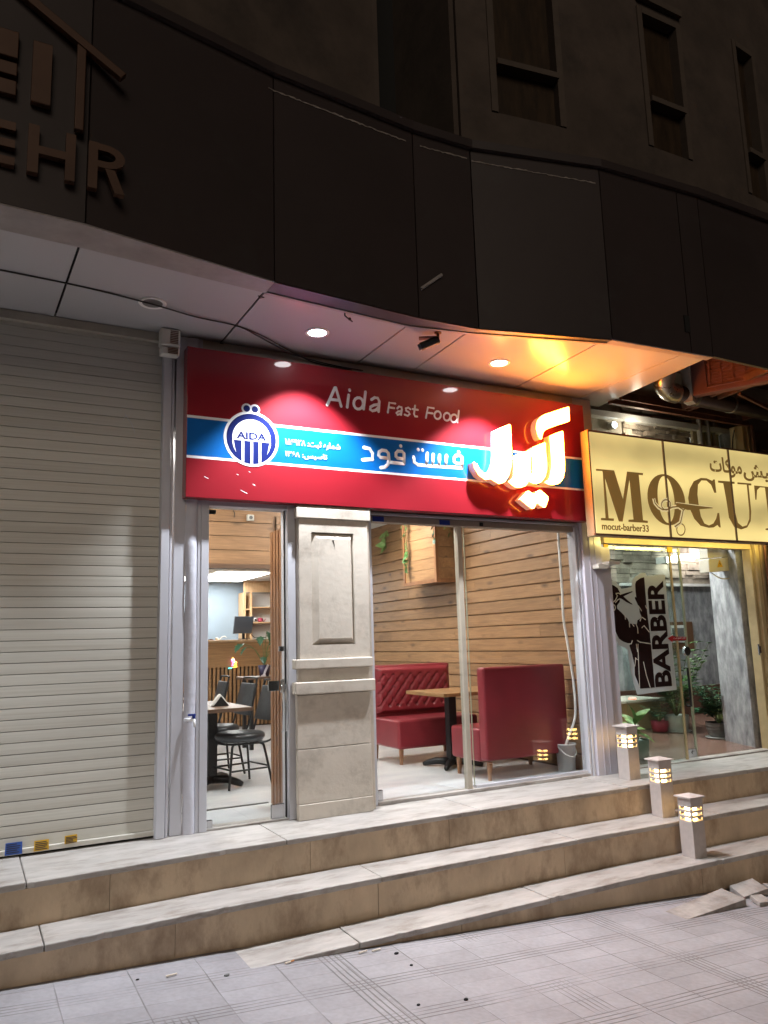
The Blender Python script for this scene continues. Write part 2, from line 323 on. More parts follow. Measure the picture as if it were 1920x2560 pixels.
# ------------------------------------------------------------------ lettering outlines, metres in the sign planes (x, z)
D={'alef_first':[(4.4258,2.9326),(4.4995,2.9646),(4.5718,2.991),(4.5826,2.9836),(4.5809,2.913),(4.5787,2.8145),(4.5773,2.7167),(4.5686,2.6256),(4.5489,2.5688),(4.5197,2.5322),(4.4832,2.509),(4.4219,2.4945),(4.3754,2.4981),(4.3384,2.5124),(4.3784,2.5357),(4.4037,2.5649),(4.42,2.6072),(4.4279,2.7041),(4.4292,2.8148)],'madda':[(4.3218,2.8946),(4.3038,2.9135),(4.2917,2.9434),(4.2841,2.9875),(4.2907,3.0298),(4.3051,3.0627),(4.3374,3.0941),(4.3868,3.1228),(4.5302,3.1761),(4.6629,3.2252),(4.6713,3.2191),(4.6662,3.099),(4.6481,3.0863),(4.5189,3.0404),(4.4291,3.0056),(4.3844,2.9841),(4.3585,2.9606),(4.3443,2.9314),(4.3347,2.8958)],'yeh':[(4.2295,2.8115),(4.2964,2.8404),(4.3666,2.8678),(4.3746,2.8616),(4.3725,2.782),(4.3777,2.6861),(4.371,2.6239),(4.3464,2.5606),(4.3005,2.5131),(4.2487,2.4926),(4.2073,2.4951),(4.1671,2.5104),(4.1845,2.5553),(4.2093,2.5774),(4.2258,2.6193),(4.2322,2.7149)],'dal':[(4.0476,2.7292),(4.1192,2.7572),(4.1913,2.7814),(4.2007,2.7734),(4.1983,2.6848),(4.194,2.6168),(4.1828,2.5552),(4.1653,2.5089),(4.1269,2.4674),(4.0724,2.447),(4.0278,2.4473),(3.9809,2.4672),(3.9505,2.4929),(3.9917,2.5077),(4.0203,2.5364),(4.0353,2.5775),(4.0453,2.6384)],'alef_last':[(3.858,2.9293),(3.9258,2.962),(3.9965,2.9912),(4.0058,2.9841),(4.0045,2.8701),(4.001,2.7017),(3.9878,2.6271),(3.9581,2.545),(3.9102,2.4854),(3.8534,2.4649),(3.8152,2.4819),(3.7695,2.5014),(3.7145,2.4909),(3.6548,2.5222),(3.6159,2.5775),(3.6034,2.6251),(3.6297,2.6175),(3.6652,2.5684),(3.7021,2.542),(3.7405,2.5351),(3.7728,2.5539),(3.8069,2.5993),(3.8356,2.6543),(3.8447,2.7213)],'dots':[(4.0676,2.346),(4.1087,2.3863),(4.1483,2.4234),(4.1646,2.4212),(4.2121,2.3948),(4.2694,2.4367),(4.2863,2.4379),(4.3606,2.3886),(4.3647,2.3652),(4.3279,2.2958),(4.3124,2.2902),(4.2387,2.3295),(4.2034,2.2789),(4.1848,2.2732),(4.1234,2.3076)],'M':[(4.8449,2.6498),(5.0564,2.6517),(5.1378,2.3897),(5.2155,2.6534),(5.4129,2.6546),(5.4091,2.6348),(5.3568,2.6341),(5.3626,2.2146),(5.4214,2.211),(5.4192,2.1918),(5.1837,2.1915),(5.1872,2.2105),(5.2485,2.2155),(5.2368,2.5875),(5.1109,2.1902),(5.0679,2.1903),(4.9388,2.5815),(4.9467,2.2124),(5.0082,2.2123),(5.0047,2.1914),(4.8566,2.1906),(4.8599,2.2103),(4.9127,2.2118),(4.921,2.6222),(4.9169,2.6355),(4.8433,2.6329)],'O1':[(5.4456,2.4567),(5.9323,2.4097),(5.6587,2.6658),(5.7121,2.1824)],'O2':[(5.573,2.4756),(5.7931,2.3686),(5.6715,2.6469),(5.7116,2.203)],'C':[(6.3753,2.665),(6.3778,2.5329),(6.3529,2.5313),(6.3181,2.6092),(6.258,2.645),(6.1849,2.642),(6.1305,2.5962),(6.1093,2.4987),(6.1131,2.3866),(6.128,2.2867),(6.1668,2.2215),(6.2285,2.2041),(6.2964,2.2274),(6.3447,2.2804),(6.3686,2.3327),(6.3901,2.3338),(6.3908,2.1921),(6.373,2.1935),(6.3518,2.2163),(6.2907,2.1878),(6.2253,2.1816),(6.1157,2.1969),(6.0374,2.2599),(5.9878,2.3573),(5.9807,2.4571),(6.0132,2.5487),(6.0789,2.6265),(6.1801,2.6656),(6.2612,2.6681),(6.3399,2.6475),(6.3554,2.6635)],'U':[(6.4237,2.657),(6.6599,2.6622),(6.6584,2.641),(6.5971,2.6402),(6.622,2.3574),(6.6478,2.2491),(6.7104,2.2139),(6.7818,2.232),(6.8268,2.2981),(6.8399,2.3805),(6.8436,2.6457),(6.7772,2.6434),(6.7047,2.6419),(6.7074,2.6597),(6.911,2.6623),(6.9095,2.642),(6.8673,2.6414),(6.8643,2.3701),(6.8406,2.2754),(6.7781,2.2087),(6.6889,2.1853),(6.5906,2.2064),(6.5286,2.2951),(6.5157,2.4668),(6.4955,2.6354),(6.4225,2.6372)],'blade':[(5.8001,2.3998),(6.0469,2.3885),(6.299,2.3823),(6.2978,2.3743),(5.9463,2.3384),(5.7962,2.3688)],'sc_arm':[(5.5179,2.4234),(5.5276,2.3807),(5.5677,2.3451),(5.6172,2.324),(5.6852,2.3299),(5.7488,2.3552),(5.8263,2.365),(5.8995,2.3359)],'sc_ring1':[(5.7287,2.3759),(5.7217,2.3571),(5.7066,2.3407),(5.6856,2.3292),(5.662,2.3243),(5.6394,2.3267),(5.6212,2.3361),(5.6101,2.3509),(5.6077,2.3691),(5.6145,2.3877),(5.6295,2.4041),(5.6503,2.4158),(5.6739,2.4208),(5.6967,2.4185),(5.7151,2.4092),(5.7264,2.3942),(5.7287,2.3759)],'sc_arm2':[(5.8924,2.3411),(5.8697,2.2848),(5.8373,2.212),(5.7558,2.1702)],'sc_ring2':[(5.8923,2.1509),(5.8853,2.1297),(5.8709,2.1114),(5.8514,2.0989),(5.8297,2.0939),(5.8091,2.0973),(5.7928,2.1084),(5.7831,2.1256),(5.7816,2.1463),(5.7884,2.1674),(5.8027,2.1857),(5.8221,2.1984),(5.8438,2.2035),(5.8645,2.2003),(5.881,2.1892),(5.8908,2.1718),(5.8923,2.1509)],'sc_blade2':[(5.9458,2.3938),(6.1801,2.6076),(6.1316,2.5453),(6.0159,2.3923)],'decal_back':[(5.2246,1.6891),(5.2747,1.6869),(5.3125,1.7024),(5.3555,1.6958),(5.403,1.6609),(5.4321,1.6231),(5.4958,1.6316),(5.5638,1.6403),(5.5736,1.6953),(5.6035,1.7287),(5.6441,1.7542),(5.6999,1.7772),(5.7613,1.7781),(5.7746,1.7476),(6.0176,1.7679),(6.0319,1.2124),(6.0448,0.6609),(5.7819,0.6537),(5.5273,0.644),(5.4916,0.7508),(5.4637,0.8625),(5.4499,1.0374),(5.4351,1.0697),(5.3445,1.104),(5.2992,1.1527),(5.2639,1.2275),(5.2358,1.302),(5.2333,1.4188),(5.2247,1.5469)],'decal_fig':[(5.225,1.6353),(5.2485,1.6408),(5.2643,1.6194),(5.2845,1.6411),(5.3154,1.6602),(5.3437,1.6523),(5.3849,1.6282),(5.4125,1.5768),(5.4034,1.5254),(5.3932,1.4984),(5.3571,1.4662),(5.3579,1.4393),(5.4052,1.4041),(5.4454,1.3687),(5.4792,1.3414),(5.4969,1.3008),(5.5626,1.2917),(5.5927,1.294),(5.6041,1.3291),(5.6352,1.3395),(5.6603,1.361),(5.642,1.3994),(5.6394,1.4431),(5.6149,1.4924),(5.5929,1.5308),(5.595,1.5499),(5.6128,1.5417),(5.6083,1.6021),(5.6119,1.6681),(5.6263,1.6959),(5.6866,1.727),(5.7374,1.7371),(5.7359,1.4921),(5.7385,1.3821),(5.7498,1.2179),(5.7536,1.0549),(5.7569,0.6976),(5.57,0.6968),(5.5143,0.8234),(5.5194,0.9024),(5.5018,1.0092),(5.4745,1.0951),(5.4988,1.1158),(5.4549,1.117),(5.3984,1.1344),(5.3506,1.1621),(5.3201,1.2158),(5.3035,1.2638),(5.2609,1.3388),(5.2395,1.4241),(5.2301,1.4934),(5.226,1.5736)],'decal_lines':[[(5.4428,1.3795),(5.4479,1.358),(5.4492,1.3364)],[(5.4935,1.3036),(5.4943,1.2632)],[(5.5295,1.2949),(5.5528,1.2703)],[(5.5778,1.2942),(5.5956,1.2534),(5.5939,1.2048)],[(5.6328,1.3178),(5.6559,1.3556)],[(5.6634,1.3556),(5.7097,1.3304)],[(5.6482,1.2551),(5.6808,1.2763),(5.7454,1.2126)],[(5.6268,1.465),(5.6661,1.4129)],[(5.7217,1.4674),(5.7302,1.4426),(5.7448,1.437)],[(5.5755,1.1406),(5.6109,1.1236),(5.7517,1.1037)],[(5.583,1.1082),(5.5754,1.0067),(5.5686,0.8474),(5.5605,0.7105)],[(5.5608,1.1088),(5.571,1.0336)],[(5.5164,1.1421),(5.4982,1.1105),(5.4616,1.1115)],[(5.5395,0.984),(5.5194,0.9024)],[(5.6349,0.9405),(5.6581,0.8169),(5.6967,0.6981)],[(5.5349,0.9761),(5.5737,0.9588)],[(5.354,1.5767),(5.3703,1.5578),(5.3403,1.5146),(5.2756,1.4826)],[(5.404,1.5308),(5.3739,1.5227),(5.3381,1.4931)],[(5.3507,1.5793),(5.3947,1.5822),(5.4116,1.5687)]],'decal_ring':[(5.3334,1.4475),(5.3289,1.4355),(5.3189,1.4258),(5.3053,1.4206),(5.2909,1.4207),(5.2784,1.4261),(5.2704,1.4358),(5.2685,1.4479),(5.2729,1.4599),(5.2829,1.4695),(5.2964,1.4749),(5.3109,1.4748),(5.3234,1.4694),(5.3314,1.4596),(5.3334,1.4475)],'decal_blades':[(5.372,1.574),(5.4004,1.5659),(5.4834,1.5852),(5.567,1.6019),(5.5661,1.5937),(5.5041,1.5716),(5.4466,1.5525),(5.4979,1.5145),(5.5537,1.4806),(5.553,1.4741),(5.4814,1.4982),(5.4186,1.5308),(5.368,1.5362)],'arrow':[(5.9775,1.1487),(6.0486,1.1806),(6.0468,1.1657),(6.2343,1.1577),(6.2301,1.1263),(6.0419,1.1273),(6.0396,1.1087)],'aida':[[(2.3397,2.9865),(2.4064,3.1325),(2.4138,3.1335),(2.4564,2.9906)],[(2.3667,3.0345),(2.4361,3.0361)],[(2.5311,3.1327),(2.5321,3.1267)],[(2.5226,3.0891),(2.5074,2.9896)],[(2.6693,3.1333),(2.6489,2.9912)],[(2.6469,3.0367),(2.6422,3.0158),(2.6303,2.9982),(2.6134,2.9872),(2.595,2.985),(2.5787,2.9921),(2.5677,3.0069),(2.5641,3.0266),(2.5687,3.0473),(2.5805,3.065),(2.5973,3.0761),(2.6158,3.0784),(2.6322,3.0714),(2.6433,3.0565),(2.6469,3.0367)],[(2.7206,3.0763),(2.7489,3.0972),(2.7767,3.0956),(2.7894,3.0714),(2.78,2.9862)],[(2.783,3.0449),(2.7415,3.0348),(2.7111,3.0159),(2.7072,2.995),(2.7268,2.9851),(2.757,2.9958),(2.7799,3.0189)]],'fastfood':[[(2.863,2.9883),(2.8792,3.0703),(2.9331,3.0701)],[(2.873,3.0317),(2.9219,3.0308)],[(2.9502,3.0319),(2.9681,3.0497),(2.9902,3.0456),(2.9921,3.029),(2.9829,2.982)],[(2.9878,3.0139),(2.9579,3.0082),(2.9414,2.9929),(2.9507,2.9794),(2.9757,2.9879)],[(3.0711,3.0394),(3.0527,3.0507),(3.0299,3.0413),(3.0316,3.0224),(3.055,3.0138),(3.0632,2.9979),(3.0438,2.9811),(3.0166,2.9881)],[(3.1165,3.0742),(3.1035,3.0025),(3.1129,2.9844),(3.1319,2.9854)],[(3.0926,3.043),(3.1405,3.0418)],[(3.2145,2.9833),(3.2378,3.0749),(3.2933,3.0735)],[(3.2267,3.0291),(3.2808,3.0285)],[(3.3599,3.0226),(3.3561,3.0077),(3.3468,2.9951),(3.3339,2.9872),(3.3199,2.9856),(3.3077,2.9907),(3.2995,3.0013),(3.2971,3.0154),(3.3009,3.0303),(3.3101,3.0429),(3.323,3.0509),(3.337,3.0525),(3.3493,3.0475),(3.3575,3.0368),(3.3599,3.0226)],[(3.4507,3.019),(3.4468,3.004),(3.4373,2.9913),(3.4242,2.9834),(3.41,2.9818),(3.3976,2.9869),(3.3894,2.9976),(3.387,3.0118),(3.3908,3.0268),(3.4002,3.0395),(3.4133,3.0475),(3.4275,3.0491),(3.4399,3.044),(3.4482,3.0333),(3.4507,3.019)],[(3.5393,3.0803),(3.5206,2.9804)],[(3.5196,3.0128),(3.5157,2.9977),(3.5061,2.985),(3.4928,2.977),(3.4785,2.9755),(3.466,2.9806),(3.4577,2.9913),(3.4553,3.0056),(3.4592,3.0206),(3.4687,3.0334),(3.4819,3.0414),(3.4963,3.043),(3.5089,3.038),(3.5172,3.0272),(3.5196,3.0128)]],'fast_fa':[[(3.544,2.5913),(3.3637,2.5859),(3.235,2.5822),(3.1215,2.583),(3.0874,2.6023),(3.0841,2.6451)],[(3.544,2.5913),(3.5488,2.6809),(3.5295,2.6941),(3.4895,2.6906),(3.4699,2.6707),(3.4683,2.6398),(3.4901,2.6268),(3.5459,2.628)],[(3.3971,2.6836),(3.3846,2.5899)],[(3.3307,2.6812),(3.321,2.587)],[(3.2702,2.6815),(3.2594,2.5853)],[(3.2143,2.6877),(3.2021,2.5829)],[(3.5164,2.7239),(3.5176,2.7217)],[(3.1293,2.7102),(3.1305,2.7081)],[(3.1696,2.7094),(3.1708,2.7073)],[(2.9939,2.5824),(2.997,2.6661),(2.9792,2.681),(2.9424,2.6799),(2.9247,2.6619),(2.9238,2.6355),(2.9379,2.6226),(2.9929,2.6207)],[(2.9939,2.5824),(2.9122,2.5822),(2.8699,2.5841)],[(2.9698,2.7253),(2.9709,2.7232)],[(2.8615,2.5823),(2.8567,2.6558),(2.8369,2.6736),(2.801,2.6747),(2.7755,2.6594),(2.7699,2.6318),(2.7872,2.615),(2.8505,2.6139)],[(2.8597,2.6017),(2.8488,2.5628),(2.8205,2.5389),(2.7881,2.5331)],[(2.6437,2.6811),(2.6925,2.6756),(2.7167,2.6428),(2.7152,2.5928),(2.6303,2.5825)]],'txt1':[(1.9956,2.6493),(2.4388,2.6621)],'txt2':[(1.9949,2.5643),(2.3249,2.572)],'barbertxt':[(5.7835,0.6989),(5.7747,1.6946),(5.9933,0.6988),(5.9787,1.7079)],'logo':[(1.6264,2.6647),(1.8462,2.665),(1.6263,2.7153),(1.6173,2.6408),(1.8652,2.6463),(1.6727,2.4902),(1.7347,2.4862),(1.7936,2.4911)]}
# ------------------------------------------------------------------ materials
def paving_material():
    m = bpy.data.materials.new('paving'); m.use_nodes = True
    nt = m.node_tree; N = nt.nodes; L = nt.links; b = N['Principled BSDF']
    tc = N.new('ShaderNodeTexCoord'); sx = N.new('ShaderNodeSeparateXYZ')
    # slight wobble so that cut lines are not ruler straight
    wn_ = N.new('ShaderNodeTexNoise'); wn_.inputs['Scale'].default_value = 1.1; L.new(tc.outputs['Object'], wn_.inputs[0])
    wv = N.new('ShaderNodeVectorMath'); wv.operation = 'SCALE'; wv.inputs['Scale'].default_value = .03; L.new(wn_.outputs['Color'], wv.inputs[0])
    wa = N.new('ShaderNodeVectorMath'); L.new(tc.outputs['Object'], wa.inputs[0]); L.new(wv.outputs[0], wa.inputs[1])
    L.new(wa.outputs[0], sx.inputs[0])
    def M(op, a, b_=None, c_=None):
        n = N.new('ShaderNodeMath'); n.operation = op
        for i, v in enumerate((a, b_, c_)):
            if v is None: continue
            if isinstance(v, (int, float)): n.inputs[i].default_value = v
            else: L.new(v, n.inputs[i])
        return n.outputs[0]
    def line(co, period, off, w):      # 1 on a line of half width w
        f = M('FRACT', M('DIVIDE', M('SUBTRACT', co, off-period/2), period))
        d = M('MULTIPLY', M('ABSOLUTE', M('SUBTRACT', f, .5)), period)
        mr = N.new('ShaderNodeMapRange'); mr.inputs[1].default_value = w*1.6; mr.inputs[2].default_value = w*.6; L.new(d, mr.inputs[0])
        return mr.outputs[0]
    X, Y = sx.outputs[0], sx.outputs[1]
    def noise(scale, lo, hi, detail=5):
        n = N.new('ShaderNodeTexNoise'); n.inputs['Scale'].default_value = scale; n.inputs['Detail'].default_value = detail; L.new(tc.outputs['Object'], n.inputs[0])
        r = N.new('ShaderNodeMapRange'); r.inputs[1].default_value = lo; r.inputs[2].default_value = hi; L.new(n.outputs[0], r.inputs[0]); return r.outputs[0], n.outputs[0]
    worn, _ = noise(2.3, .36, .6)
    g = None
    for k in range(4):
        l = line(Y, .397, 3.735+.032*k+.012, .0033)
        g = l if g is None else M('MAXIMUM', g, l)
    g = M('MULTIPLY', g, M('ADD', M('MULTIPLY', worn, .8), .2))
    gate = N.new('ShaderNodeTexNoise'); gate.inputs['Scale'].default_value = .9; L.new(tc.outputs['Object'], gate.inputs[0])
    gr = N.new('ShaderNodeMapRange'); gr.inputs[1].default_value = .47; gr.inputs[2].default_value = .53; L.new(gate.outputs[0], gr.inputs[0])
    h = None
    for k in range(5):
        l = line(X, .905, .875+.032*k, .0034)
        h = l if h is None else M('MAXIMUM', h, l)
    h = M('MULTIPLY', h, gr.outputs[0])
    j = M('MAXIMUM', line(X, .3525, .475, .0026), M('MULTIPLY', line(Y, .397, 3.60, .0024), .7))
    jn, _ = noise(3.1, .4, .62)
    j = M('MULTIPLY', j, M('ADD', M('MULTIPLY', jn, .75), .25))
    lines = M('MAXIMUM', M('MAXIMUM', g, h), j)
    # tile tone: each tile its own grey
    v = N.new('ShaderNodeTexWhiteNoise'); v.noise_dimensions = '2D'
    cx = N.new('ShaderNodeCombineXYZ')
    L.new(M('FLOOR', M('DIVIDE', M('SUBTRACT', X, .475), .3525)), cx.inputs[0]); L.new(M('FLOOR', M('DIVIDE', M('SUBTRACT', Y, 3.60), .397)), cx.inputs[1])
    L.new(cx.outputs[0], v.inputs[0])
    n1, _ = noise(3.5, .3, .7, 9)
    n2, raw = noise(38, .35, .7, 8)
    tone = M('ADD', M('MULTIPLY', v.outputs[0], .16), M('ADD', M('MULTIPLY', n1, .26), M('MULTIPLY', n2, .16)))
    mx = N.new('ShaderNodeMix'); mx.data_type = 'RGBA'; mx.inputs[6].default_value = (.315, .308, .328, 1); mx.inputs[7].default_value = (.085, .078, .078, 1); L.new(tone, mx.inputs[0])
    sp = N.new('ShaderNodeTexVoronoi'); sp.inputs['Scale'].default_value = 9; L.new(tc.outputs['Object'], sp.inputs[0])
    spm = N.new('ShaderNodeMapRange'); spm.inputs[1].default_value = .035; spm.inputs[2].default_value = .02; L.new(sp.outputs['Distance'], spm.inputs[0])
    mz = N.new('ShaderNodeMix'); mz.data_type = 'RGBA'; mz.inputs[7].default_value = (.12, .11, .10, 1); L.new(M('MULTIPLY', spm.outputs[0], .6), mz.inputs[0]); L.new(mx.outputs[2], mz.inputs[6])
    my = N.new('ShaderNodeMix'); my.data_type = 'RGBA'; my.inputs[7].default_value = (.085, .078, .07, 1); L.new(M('MULTIPLY', lines, .78), my.inputs[0]); L.new(mz.outputs[2], my.inputs[6])
    L.new(my.outputs[2], b.inputs['Base Color']); b.inputs['Roughness'].default_value = .62
    bp = N.new('ShaderNodeBump'); bp.inputs['Strength'].default_value = .5; bp.inputs['Distance'].default_value = .009
    L.new(M('SUBTRACT', M('MULTIPLY', raw, .25), lines), bp.inputs['Height']); L.new(bp.outputs[0], b.inputs['Normal'])
    return m

MAT = dict(
 paving=paving_material(),
 tread=mat('tread_stone', (.43, .405, .38), .42, var=.3, vscale=5, stain=(.17, .14, .115), sscale=4.5, smin=.5, smax=.72, bump=.12, bscale=35, stretch=(.7, 2, 2)),
 riser=mat('riser_stone', (.60, .465, .325), .55, var=.35, vscale=3, stain=(.19, .12, .072), sscale=3.4, smin=.48, smax=.74, stretch=(1, 1, .55), bump=.35, bscale=28),
 shutter=mat('shutter_slats', (.58, .565, .505), .42, island=.09, var=.12, vscale=1.3, stretch=(.5, 1, 60), stain=(.46, .43, .365), sscale=1.2, smin=.5, smax=.8, spec=.4),
 silver=mat('silver_aluminium', (.54, .55, .60), .42, .0, var=.08, vscale=3, bump=.05, bscale=30),
 putty=mat('putty_grey', (.56, .57, .64), .6, var=.1, vscale=6, bump=.5, bscale=12, bdist=.02),
 stone=mat('pillar_stone', (.60, .545, .47), .5, var=.14, vscale=3.5, stain=(.30, .26, .215), sscale=4, smin=.5, smax=.8, bump=.15, bscale=30),
 concrete=mat('painted_concrete', (.45, .41, .34), .75, var=.25, vscale=3, bump=.2, bscale=20),
 soffit=mat('soffit_panel', (.44, .435, .445), .22),
 soffit_trim=mat('soffit_trim', (.30, .27, .26), .5, var=.25, vscale=6),
 fascia=mat('fascia_black', (.041, .030, .029), .45, var=.25, vscale=1.3, spec=.4, stain=(.042, .036, .034), sscale=2.5, smin=.55, smax=.8),
 gap=mat('dark_gap', (.008, .008, .008), .9),
 sealant=mat('sealant', (.33, .29, .26), .8, var=.5, vscale=25),
 upper=mat('upper_render', (.082, .061, .049), .85, var=.35, vscale=2.2, stain=(.034, .026, .022), sscale=1.5, smin=.5, smax=.75, bump=.2, bscale=15),
 upper_trim=mat('upper_stone_trim', (.085, .064, .05), .8, var=.25, vscale=5),
 dirty_glass=mat('curtained_pane', (.055, .036, .022), .35, var=.55, vscale=2.5, stretch=(6, 1, 1), spec=.3, stain=(.02, .015, .012), sscale=2), header=mat('window_header', (.30, .25, .21), .6, var=.2, vscale=6), mullion=mat('mullion_aluminium', (.44, .40, .33), .4, .1, var=.1, vscale=8),
 red=mat('sign_red', (.27, .013, .022), .35, var=.04, vscale=2, spec=.2, coat=.7),
 blue=mat('sign_blue', (.004, .12, .42), .35, spec=.2, coat=.6),
 white=mat('sign_white', (.88, .88, .90), .3),
 navy=mat('sign_navy', (.009, .016, .105), .25),
 wood=wood('pine_boards', (.38, .215, .10), (.265, .142, .064), 1, .16),
 woodx=wood('pine_boards_across', (.36, .20, .10), (.25, .135, .065), 0, .16),
 woodz=wood('slat_wood', (.31, .145, .065), (.20, .085, .035), 2, .12, knots=False, coat=.3, rough=.35),
 deskwood=wood('counter_wood', (.42, .235, .10), (.31, .16, .065), 0, .05, knots=False),
 shelfwood=wood('shelf_wood', (.52, .34, .19), (.44, .27, .14), 2, .05, knots=False),
 tabletop=wood('tabletop_wood', (.36, .20, .085), (.25, .13, .05), 1, .05, knots=False, rough=.4),
 darktable=wood('dark_tabletop', (.16, .095, .06), (.10, .055, .035), 0, .05, knots=False, rough=.4),
 marble=mat('floor_marble', (.74, .76, .78), .16, col2=(.55, .57, .60), vscale=2.4, stretch=(.6, 1.4, 1), spec=.5),
 white_paint=mat('white_paint', (.72, .71, .69), .8, var=.05),
 ceiling=mat('ceiling_tile', (.66, .65, .63), .9, var=.05),
 bluewall=mat('blue_grey_wall', (.20, .25, .30), .7, var=.15, vscale=1.5),
 leather=mat('red_leather', (.235, .022, .032), .36, var=.18, vscale=5, bump=.1, bscale=120, spec=.5),
 black=mat('black_metal', (.012, .013, .015), .4, .3),
 vinyl=mat('black_vinyl', (.028, .032, .038), .38, var=.2, vscale=7),
 chrome=mat('steel', (.55, .56, .58), .22, 1.0),
 screen=mat('monitor_back', (.035, .042, .055), .5),
 plastic=mat('white_plastic', (.66, .65, .60), .45, var=.06, vscale=8),
 bucket=mat('bucket_plastic', (.82, .84, .82), .35, var=.1, vscale=5),
 hose=mat('hose_plastic', (.86, .86, .85), .4),
 green=mat('leaf_green', (.055, .17, .035), .45, var=.45, vscale=7, island=.3),
 dgreen=mat('leaf_deep_green', (.03, .115, .05), .45, var=.4, vscale=7, island=.3),
 pale=mat('leaf_pale', (.36, .46, .16), .5, col2=(.09, .24, .05), vscale=16, island=.3),
 stem=mat('stem', (.14, .17, .05), .6),
 trunkm=mat('cane', (.28, .25, .17), .7, var=.3, vscale=10),
 soil=mat('soil', (.03, .02, .014), .95),
 purple=mat('purple_pot', (.05, .04, .10), .4), ribbon=mat('white_ribbon', (.75, .72, .80), .3),
 greypot=mat('grey_pot', (.17, .17, .165), .6, var=.3, vscale=8), whitepot=mat('white_pot', (.62, .66, .64), .4), redpot=mat('red_pot', (.30, .03, .06), .5), greenpot=mat('pale_green_pot', (.30, .36, .33), .4),
 plaster=mat('grey_plaster', (.15, .155, .17), .7, col2=(.40, .405, .415), vscale=9, stretch=(1.2, 1.2, .6), stain=(.12, .125, .135), sscale=4, smin=.5, smax=.7),
 cladding=mat('stone_cladding', (.50, .43, .35), .85, col2=(.24, .19, .15), vscale=5, island=.35, bump=.5, bscale=14, bdist=.02),
 browntile=mat('brown_floor', (.235, .14, .105), .22, col2=(.15, .085, .065), vscale=4, stretch=(.5, 3, 1)),
 plinth=mat('brown_plinth', (.11, .045, .03), .4, var=.3, vscale=4),
 lilac=mat('lilac_aluminium', (.53, .51, .57), .30, .0, var=.08, vscale=3),
 cream=mat('cream_frame', (.50, .40, .22), .5, var=.2, vscale=6),
 tan=mat('tan_stone', (.36, .26, .15), .6, var=.3, vscale=4),
 brownwood=wood('cabinet_wood', (.15, .075, .035), (.10, .045, .022), 2, .05, knots=False),
 galv=mat('galvanised', (.52, .49, .40), .28, .9, var=.2, vscale=5),
 rust=mat('rusty_steel', (.20, .085, .05), .6, .2, var=.45, vscale=9),
 grille=mat('ac_grille', (.21, .085, .072), .5, var=.2, vscale=7),
 ac=mat('ac_body', (.58, .55, .48), .5, var=.12, vscale=4),
 vinylwhite=mat('decal_white', (.50, .56, .58), .45), decalbrown=mat('decal_brown', (.022, .011, .011), .25, spec=.5),
 decalline=mat('decal_line', (.62, .62, .56), .5), redvinyl=mat('red_arrow', (.35, .01, .015), .4),
 bollard=mat('bollard_paint', (.50, .45, .43), .5, var=.22, vscale=9, stain=(.25, .18, .14), sscale=7, smin=.58, smax=.8),
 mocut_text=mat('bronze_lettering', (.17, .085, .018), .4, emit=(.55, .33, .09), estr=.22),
 bronze=mat('bronze_letters', (.062, .025, .010), .5, .3, var=.2, vscale=6),
 yellow=mat('yellow_label', (.68, .40, .02), .6, var=.15, vscale=30), bluelabel=mat('blue_label', (.03, .10, .42), .6, var=.15, vscale=30), ink=mat('label_ink', (.03, .03, .035), .7),
 bluehandle=mat('blue_plastic', (.01, .03, .22), .4),
 cable=mat('dark_cable', (.02, .018, .018), .6),
 butt=mat('cigarette_paper', (.62, .55, .46), .8), filter=mat('cigarette_filter', (.45, .18, .05), .8),
 rubble=mat('broken_stone', (.36, .335, .31), .75, var=.35, vscale=9, bump=.5, bscale=30, stain=(.17, .14, .12), sscale=7),
 glass=glass('shop_glass', (.93, .95, .95)), bglass=glass('green_glass', (.915, .955, .94)),
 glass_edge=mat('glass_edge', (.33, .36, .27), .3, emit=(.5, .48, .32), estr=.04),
 led=emis('led_panel', (1, .97, .93), 26.), led_front=emis('led_front', (1, .95, .89), 52.), tube_lamp=emis('tube_lamp', (1, .98, .92), 20.),
 down=emis('downlight_lens', (1, .98, 1), 22.),
 letter=emis('letter_face', (1, .28, .025), 85.), letter_side=emis('letter_side', (1, .20, .015), .35),
 lamp_warm=emis('bollard_lamp', (1, .62, .20), 26.),
 spot=emis('small_spot', (.9, 1, .98), 25.),
 orange=emis('orange_glow', (1, .12, .01), 1.2),
)
def mocut_material():
    m = emis('lit_acrylic', (1, .77, .28), .52); nt = m.node_tree; N = nt.nodes; L = nt.links; b = N['Principled BSDF']
    b.inputs['Base Color'].default_value = (.25, .22, .13, 1); b.inputs['Roughness'].default_value = .3
    tc = N.new('ShaderNodeTexCoord'); sp = N.new('ShaderNodeSeparateXYZ'); L.new(tc.outputs['Object'], sp.inputs[0])
    # the fluorescent tubes inside the box shine through: brighter bands along their length
    n = N.new('ShaderNodeTexNoise'); n.inputs['Scale'].default_value = 1.5; n.inputs['Detail'].default_value = 2
    mp = N.new('ShaderNodeMapping'); mp.inputs['Scale'].default_value = (1.1, 1, 2.2); L.new(tc.outputs['Object'], mp.inputs[0]); L.new(mp.outputs[0], n.inputs[0])
    w = N.new('ShaderNodeTexWave'); w.bands_direction = 'Z'; w.inputs['Scale'].default_value = .62; w.inputs['Phase Offset'].default_value = 2.6; L.new(tc.outputs['Object'], w.inputs[0])
    a = N.new('ShaderNodeMath'); a.operation = 'MULTIPLY_ADD'; a.inputs[1].default_value = .42; a.inputs[2].default_value = .27; L.new(w.outputs['Fac'], a.inputs[0])
    c = N.new('ShaderNodeMath'); c.operation = 'MULTIPLY_ADD'; c.inputs[1].default_value = .5; L.new(n.outputs[0], c.inputs[0]); L.new(a.outputs[0], c.inputs[2])
    L.new(c.outputs[0], b.inputs['Emission Strength'])
    return m
MAT['mocut'] = mocut_material()
G = MAT
